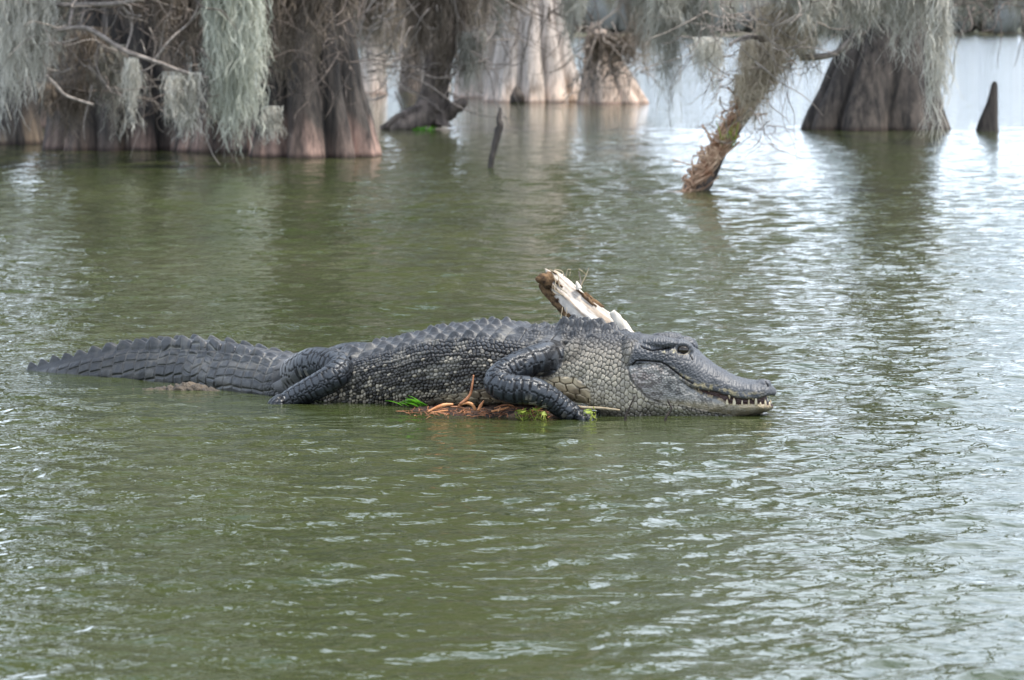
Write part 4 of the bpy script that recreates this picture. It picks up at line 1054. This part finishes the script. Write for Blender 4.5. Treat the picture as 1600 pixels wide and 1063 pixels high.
# eyes and teeth
m_eye, nt, b = new_mat('eye'); b.inputs['Base Color'].default_value = (.018, .013, .008, 1); b.inputs['Roughness'].default_value = .05
M['tooth'] = noise_mat('tooth', (.34, .25, .13), (.66, .58, .42), (60, 60, 60), rough=.35, bump=0)
for sd_ in (1, -1):
    mb = MB(); ball(mb, near(1066.5, 546.5, .081, sd_), (.0225, .017, .0165), axh)
    mb.build('eye', m_eye, ga)
def surf_t(px, py):
    """lateral offset of the near flank of the head at a profile pixel"""
    return float(ip(Wd, px + 5))
for (px, py, L, r, upw) in [(1136, 629, 5, 3, 1), (1147, 630.5, 9, 3.4, 1), (1159.5, 631, 6, 3, 1), (1170, 630.5, 8, 2.8, 1), (1181, 631, 15, 3.6, 1), (1188, 632, 4, 2.6, 1), (1195.5, 632.5, 9, 3, 1), (1202, 633, 5, 2.4, 1),
                            (1139.5, 615, 9, 2.8, -1), (1128, 611, 4, 2.6, -1), (1176, 617.5, 8, 2.8, -1), (1199, 617, 4, 2.4, -1), (1092, 604.5, 5, 2.6, -1), (1108, 607.5, 5, 2.6, -1), (1119, 609, 3, 2.4, -1), (1157, 619, 3, 2.4, -1)]:
    tl2 = surf_t(px, py) * .9
    if px > 1190: tl2 = float(ip(Wd, min(px + 3, 1206))) * .86
    for sd_ in (1, -1):
        a0 = near(px, py + 3 * upw, tl2, sd_); a1 = near(px, py - L * .5 * upw, tl2 * 1.03, sd_); a2 = near(px + .9 * math.sin(px * 3.1), py - L * upw, tl2 * .98, sd_)
        mb = MB(); rr = r * .0017 * (1 + .25 * math.sin(px * 1.7)); L = L * .95
        mb.tube([a0, a1, a2], [rr, rr * .72, rr * .12], 8, sub=3)
        mb.build('tooth', M['tooth'], ga)

# ------------------------------------------------------------------ dead log behind the neck
lg = empty('dead_log', P(980, 540, 12.55), label='bleached broken log with brown bark sticking up behind the alligator neck', cat='log')
def dead_log():
    base = np.array(lg.location)
    a0, a1 = P(994, 566, 12.5), P(854, 432, 12.62)
    n, m = 110, 72
    t = np.linspace(0, 1, n); ax = a1 - a0; L = np.linalg.norm(ax); d = ax / L
    s1 = np.cross(d, [0, 1., 0]); s1 /= np.linalg.norm(s1); s2 = np.cross(d, s1)
    th = np.linspace(0, 6.2832, m, endpoint=False)
    T, U = np.meshgrid(th, t)
    r0 = np.interp(t, [0, .3, .55, .8, .93, 1.], [.07, .064, .054, .048, .046, .04])[:, None]
    rr = r0 * (1 + .13 * (vn(T / 6.2832 * 9, U * 3, 3, 9) - .5) + .22 * (vn(T / 6.2832 * 30, U * 2.5, 4, 30) - .5) + .05 * (vn(T / 6.2832 * 60, U * 30, 5, 60) - .5))
    jag = np.where(U > .93, (vn(T / 6.2832 * 12, U * 0, 8, 12) - .5) * .06, 0) * step(.9, 1, U)
    Vx = a0 + d * (U[..., None] * L + jag[..., None]) + rr[..., None] * (np.cos(T)[..., None] * s1 + np.sin(T)[..., None] * s2)
    mb = MB(); mb.rings(Vx - base); mb.build('wood', noise_mat('logwood', (.7, .7, .7), (1, 1, 1), (50, 50, 50), rough=.8, bump=.4, bdist=.004, attr=True), lg)
    g = fbm(T / 6.2832 * 46, U * 2.2, 71, 4); g2 = fbm(T / 6.2832 * 12, U * 2.5, 77, 3)
    wc = np.array([.66, .60, .53]) * np.ones(T.shape + (1,)); wc = wc + (np.array([.30, .22, .15]) - wc) * (step(.50, .66, g) * .8)[..., None]
    wc = wc + (np.array([.42, .36, .30]) - wc) * (step(.5, .65, g2) * .6)[..., None]
    colattr(lg.children[-1] if lg.children else [o for o in S.collection.objects if o.parent == lg][-1], np.concatenate([wc.reshape(-1, 3), np.ones((2, 3)) * .4]))
    # bark left on the wood: the underside, the top end, and long flakes
    cam_side = np.cos(T - 0)                                         # s1 points up-right or down-left
    upness = (np.cos(T)[..., None] * s1 + np.sin(T)[..., None] * s2)
    lowl = -(upness @ np.array([.66, -.1, .75]))
    nz_ = fbm(T / 6.2832 * 22, U * 3.2, 21, 4) - .5
    mask = (lowl + 2.2 * nz_ + 1.1 * step(.7, 1.0, U) - .9 * step(.6, .3, U)) > .72
    mask |= (vn(T / 6.2832 * 17, U * 3.4, 30, 17) > .78) & (U > .4)
    thick = .004 + .008 * fbm(T / 6.2832 * 30, U * 30, 23, 3)
    Vb = Vx + thick[..., None] * upness - base
    q = grid_faces(n, m); fm = mask.reshape(-1)
    q = q[fm[q].all(1)]
    inner = (Vx - upness * .004 - base).reshape(-1, 3)
    vb = np.concatenate([Vb.reshape(-1, 3), inner]); nb = n * m
    e = np.concatenate([q[:, [0, 1]], q[:, [1, 2]], q[:, [2, 3]], q[:, [3, 0]]]); key = np.sort(e, 1); kk = key[:, 0] * 10 ** 6 + key[:, 1]
    _, ix, cnt = np.unique(kk, return_index=True, return_counts=True)
    be = e[ix[cnt == 1]]
    rim = np.stack([be[:, 1], be[:, 0], be[:, 0] + nb, be[:, 1] + nb], 1)
    allq = np.concatenate([q, rim]); us, inv = np.unique(allq, return_inverse=True)
    mesh('bark', vb[us], inv.reshape(-1, 4), M['deadbark'], lg)
    # knob at the top end and dark knot
    mb = MB(); mb.tube([P(856, 438, 12.56) - base, P(846, 436, 12.54) - base, P(838, 437, 12.53) - base], [.03, .018, .008], 10, sub=4, rough=.5, seed=3); mb.build('broken_stub', M['deadbark'], lg)
    # splinter standing at the lower right
    mb = MB()
    pts = [P(998, 548, 12.48), P(980, 522, 12.48), P(967, 502, 12.48), P(956, 487, 12.48)]
    mb.tube(np.array(pts) - base, [.03, .022, .017, .011], 14, sub=7, flat=.6, rough=.5, seed=6); mb.build('splinter', M['deadwood'], lg)
    mb = MB(); mb.tube(np.array([P(905, 452, 12.55), P(902, 444, 12.55), P(901, 440, 12.55)]) - base, [.012, .007, .003], 8, sub=3); mb.build('splinter', M['deadwood'], lg)
dead_log()
rng = np.random.RandomState(2); mb = MB()
for pts in [[(862, 424), (868, 440), (866, 452), (880, 462)], [(858, 421), (872, 430), (874, 448), (886, 458)], [(866, 421), (878, 424), (881, 432)], [(884, 434), (886, 424), (888, 421), (892, 422)], [(890, 432), (891, 425)], [(868, 444), (872, 455), (878, 461)], [(863, 446), (864, 456), (874, 462)]]:
    mb.tube([P(x, y, 12.52 - .004 * i) for i, (x, y) in enumerate(pts)], .0017, 5, sub=4)
tag(mb.build('dry_grass', M['straw']), 'dry straw wisps caught on the upper end of the bleached log', 'dry grass')
for pts, lb in (([(906, 452), (910, 442), (916, 430), (920, 419)], 'tallest thin bare twig sprouting from the top of the bleached log'), ([(908, 446), (907, 436), (904, 424)], 'shorter thin reddish twig beside the tallest one on the log')):
    mb = MB(); mb.tube([P(x, y, 12.58) for x, y in pts], [.003, .0026, .002, .0012][:len(pts)], 5, sub=4)
    if len(pts) == 4: mb.tube([P(916, 430, 12.58), P(911, 425, 12.57), P(904, 420, 12.57)], .0014, 5, sub=3)
    tag(mb.build('thin_twig', M['straw' if len(pts) == 4 else 'twig']), lb, 'twig', 'thin twigs on the log')
for x, lb in ((876, 'faint dry stalk rising from the alligator back, left of the log'), (883, 'faint dry stalk rising between the other stalk and the log')):
    mb = MB(); mb.tube([P(x - 6, 520, 12.35), P(x, 500, 12.36), P(x + 3, 480, 12.38)], [.0016, .0014, .0008], 5, sub=3)
    tag(mb.build('dry_stalk', M['straw']), lb, 'stalk', 'dry stalks behind the alligator')

# ------------------------------------------------------------------ debris the alligator lies on
def debris():
    n, m = 70, 200
    a = np.linspace(0, 1, n); px = np.linspace(590, 912, m)
    A, X = np.meshgrid(a, px, indexing='ij')
    d0 = np.interp(px, [590, 640, 690, 760, 860, 975], [12.12, 11.97, 11.84, 11.78, 11.75, 11.78])[None, :]
    D = d0 + A * .55
    edge = np.minimum(1, np.minimum(A * 5, np.minimum((X - 590) / 60, (912 - X) / 30)))
    xx = (X - 800) / F * D
    Z = -.032 + .040 * smooth01(np.clip(edge, 0, 1)) + .03 * (fbm(xx * 16, D * 16, 5, 5) - .45) + .012 * (vn(xx * 70, D * 70, 9) - .5)
    Z -= .012 * step(700, 640, X)
    o = mesh('debris_mat', np.stack([xx, D, Z], -1).reshape(-1, 3), grid_faces(n, m, wrap=False), M['debris'])
    tag(o, 'red-brown floating mat of rotting plant matter under the alligator belly', 'plant debris', kind='stuff')
debris()
DB = 11.80
for pts, r, mat, lb in [
    ([(668, 644), (680, 638), (694, 633), (708, 632)], [.003, .007, .008, .005], 'root', 'leftmost orange curved root on the debris mat'),
    ([(672, 645), (688, 643), (700, 641.5)], [.002, .004, .003], 'root', 'thin pale orange root lying flat under the leftmost curved root'),
    ([(716, 634), (727, 630), (737, 632), (743, 641)], [.004, .006, .0075, .006], 'root', 'orange hooked root bent over in the middle of the mat'),
    ([(718, 632), (728, 625), (735, 615), (738, 600), (740, 586)], [.006, .0075, .006, .005, .003], 'root_brown', 'red-brown root standing upright against the belly'),
    ([(747, 642), (751, 634), (756, 626)], [.006, .007, .002], 'root', 'short pointed pinkish root stub tilted to the right'),
    ([(768, 643), (778, 641), (790, 638), (796, 636)], [.005, .005, .004, .002], 'root', 'pale root lying beside the elbow of the front leg'),
    ([(772, 638), (784, 634), (796, 633), (806, 637)], [.002, .004, .004, .003], 'root_brown', 'thin rusty root arching in front of the front leg'),
    ([(778, 644), (781, 638), (783, 633)], [.002, .003, .002], 'root', 'tiny upright orange root near the front leg'),
    ([(704, 636), (716, 636), (726, 639), (736, 641)], [.003, .004, .004, .003], 'root_brown', 'dark red root under the orange hooked root')]:
    mb = MB(); mb.tube([P(x, y, DB - .0 + .006 * i) for i, (x, y) in enumerate(pts)], np.array(r) * .78, 8, sub=5, rough=.2)
    tag(mb.build('root', M[mat]), lb, 'root', 'roots on the debris mat')
# small litter on the mat
rng = np.random.RandomState(8); mb = MB()
for i in range(150):
    x = rng.uniform(640, 890); y = rng.uniform(636, 651); D = DB + rng.uniform(-.03, .12)
    p0 = P(x, y, D); p0[2] = rng.uniform(.002, .02)
    a = rng.uniform(0, 6.28); L = rng.uniform(.012, .06)
    mb.tube([p0, p0 + np.array([math.cos(a) * L * .5, math.sin(a) * L * .5, rng.uniform(0, .012)]), p0 + np.array([math.cos(a) * L, math.sin(a) * L, rng.uniform(-.006, .012)])], rng.uniform(.0008, .002), 4, sub=2)
tag(mb.build('plant_litter', M['root_brown']), 'broken red-brown stalks scattered over the debris mat', 'plant litter', kind='stuff')
# green plants
gp = [P(658, 630, 11.98), P(660, 633, 11.97), P(655, 634, 11.96), P(661, 636, 11.95), P(650, 632, 11.97), P(640, 633, 11.96)]
blades('green_leaves', [gp[i % 6] + rng.randn(3) * [.012, .01, .003] for i in range(12)], rng.uniform(.04, .085, 12), 'grass', 12, w=.022, label='bright green leaf tuft floating against the alligator flank', cat='leaf tuft', out=.9, up=.6, dirs=[3.1, 3.5, 2.9])
def leaflets(pts, D, seed, label, n=14):
    rng = np.random.RandomState(seed); mb = MB()
    for i in range(n):
        x, y = pts[rng.randint(len(pts))]; c = P(x + rng.randn() * 4, y + rng.randn() * 2, D + rng.randn() * .02); c[2] = max(c[2], .012)
        a = rng.uniform(0, 6.28); d = np.array([math.cos(a), math.sin(a) * .6, rng.uniform(-.1, .6)]); d /= np.linalg.norm(d); s_ = np.cross(d, [.2, -.5, .8]); s_ /= np.linalg.norm(s_)
        L = rng.uniform(.008, .016); nrm = np.cross(d, s_) * .12 * L
        mb.add([c - d * L, c - s_ * L * .5 + nrm, c + d * L, c + s_ * L * .5 + nrm, c], None, [[0, 1, 4], [1, 2, 4], [2, 3, 4], [3, 0, 4]])
        mb.tube([c - d * L, c - d * L * 1.5 - [0, 0, .008], [c[0], c[1], 0.0]], .0012, 4, sub=2)
    tag(mb.build('small_plant', M['grass_yellow']), label, 'small plant', 'small green plants by the front leg')
leaflets([(816, 644), (822, 642), (832, 646), (836, 640)], 11.76, 1, 'yellow-green water plant in front of the forearm', 22)
leaflets([(850, 646), (856, 645)], 11.75, 4, 'few pale leaflets close to the front foot on its left', 8)
leaflets([(918, 645), (920, 642)], 11.74, 6, 'tiny green sprout just right of the front foot', 8)
mb = MB(); mb.tube([P(893, 635, 11.86), P(915, 637, 11.84), P(940, 638, 11.82), P(968, 641, 11.78)], [.005, .0045, .0045, .003], 7, sub=4, rough=.3)
tag(mb.build('pale_stick', M['straw']), 'pale thin stick lying between the front foot and the throat', 'stick')
for pts, lb in (([(976, 662), (978, 650), (984, 636), (992, 619)], 'dark twig poking from the water before the neck scales'), ([(1038, 664), (1041, 652), (1049, 639), (1045, 630), (1043, 624)], 'dark bent twig poking from the water before the jaw')):
    mb = MB(); mb.tube([P(x, y, 11.70) for x, y in pts], [.0045, .004, .0035, .003, .002][:len(pts)], 6, sub=4, rough=.4)
    tag(mb.build('dark_twig', M['darktwig']), lb, 'twig', 'dark twigs in front of the head')
# half-sunk log beside the tail
mb = MB(); pts = [P(150, 607, 12.75), P(210, 606.5, 12.75), P(262, 607.5, 12.74), P(290, 607, 12.72), P(325, 608, 12.70), P(372, 611, 12.68)]
pts = [np.array([p_[0], p_[1], zz_]) for p_, zz_ in zip(pts, (-.06, -.036, -.026, -.012, -.022, -.06))]
mb.tube(pts, [.02, .03, .034, .036, .032, .018], 40, sub=16, rough=.7, seed=7)
tag(mb.build('sunken_log', M['wetlog']), 'wet brown log half sunk beside the alligator tail', 'log')
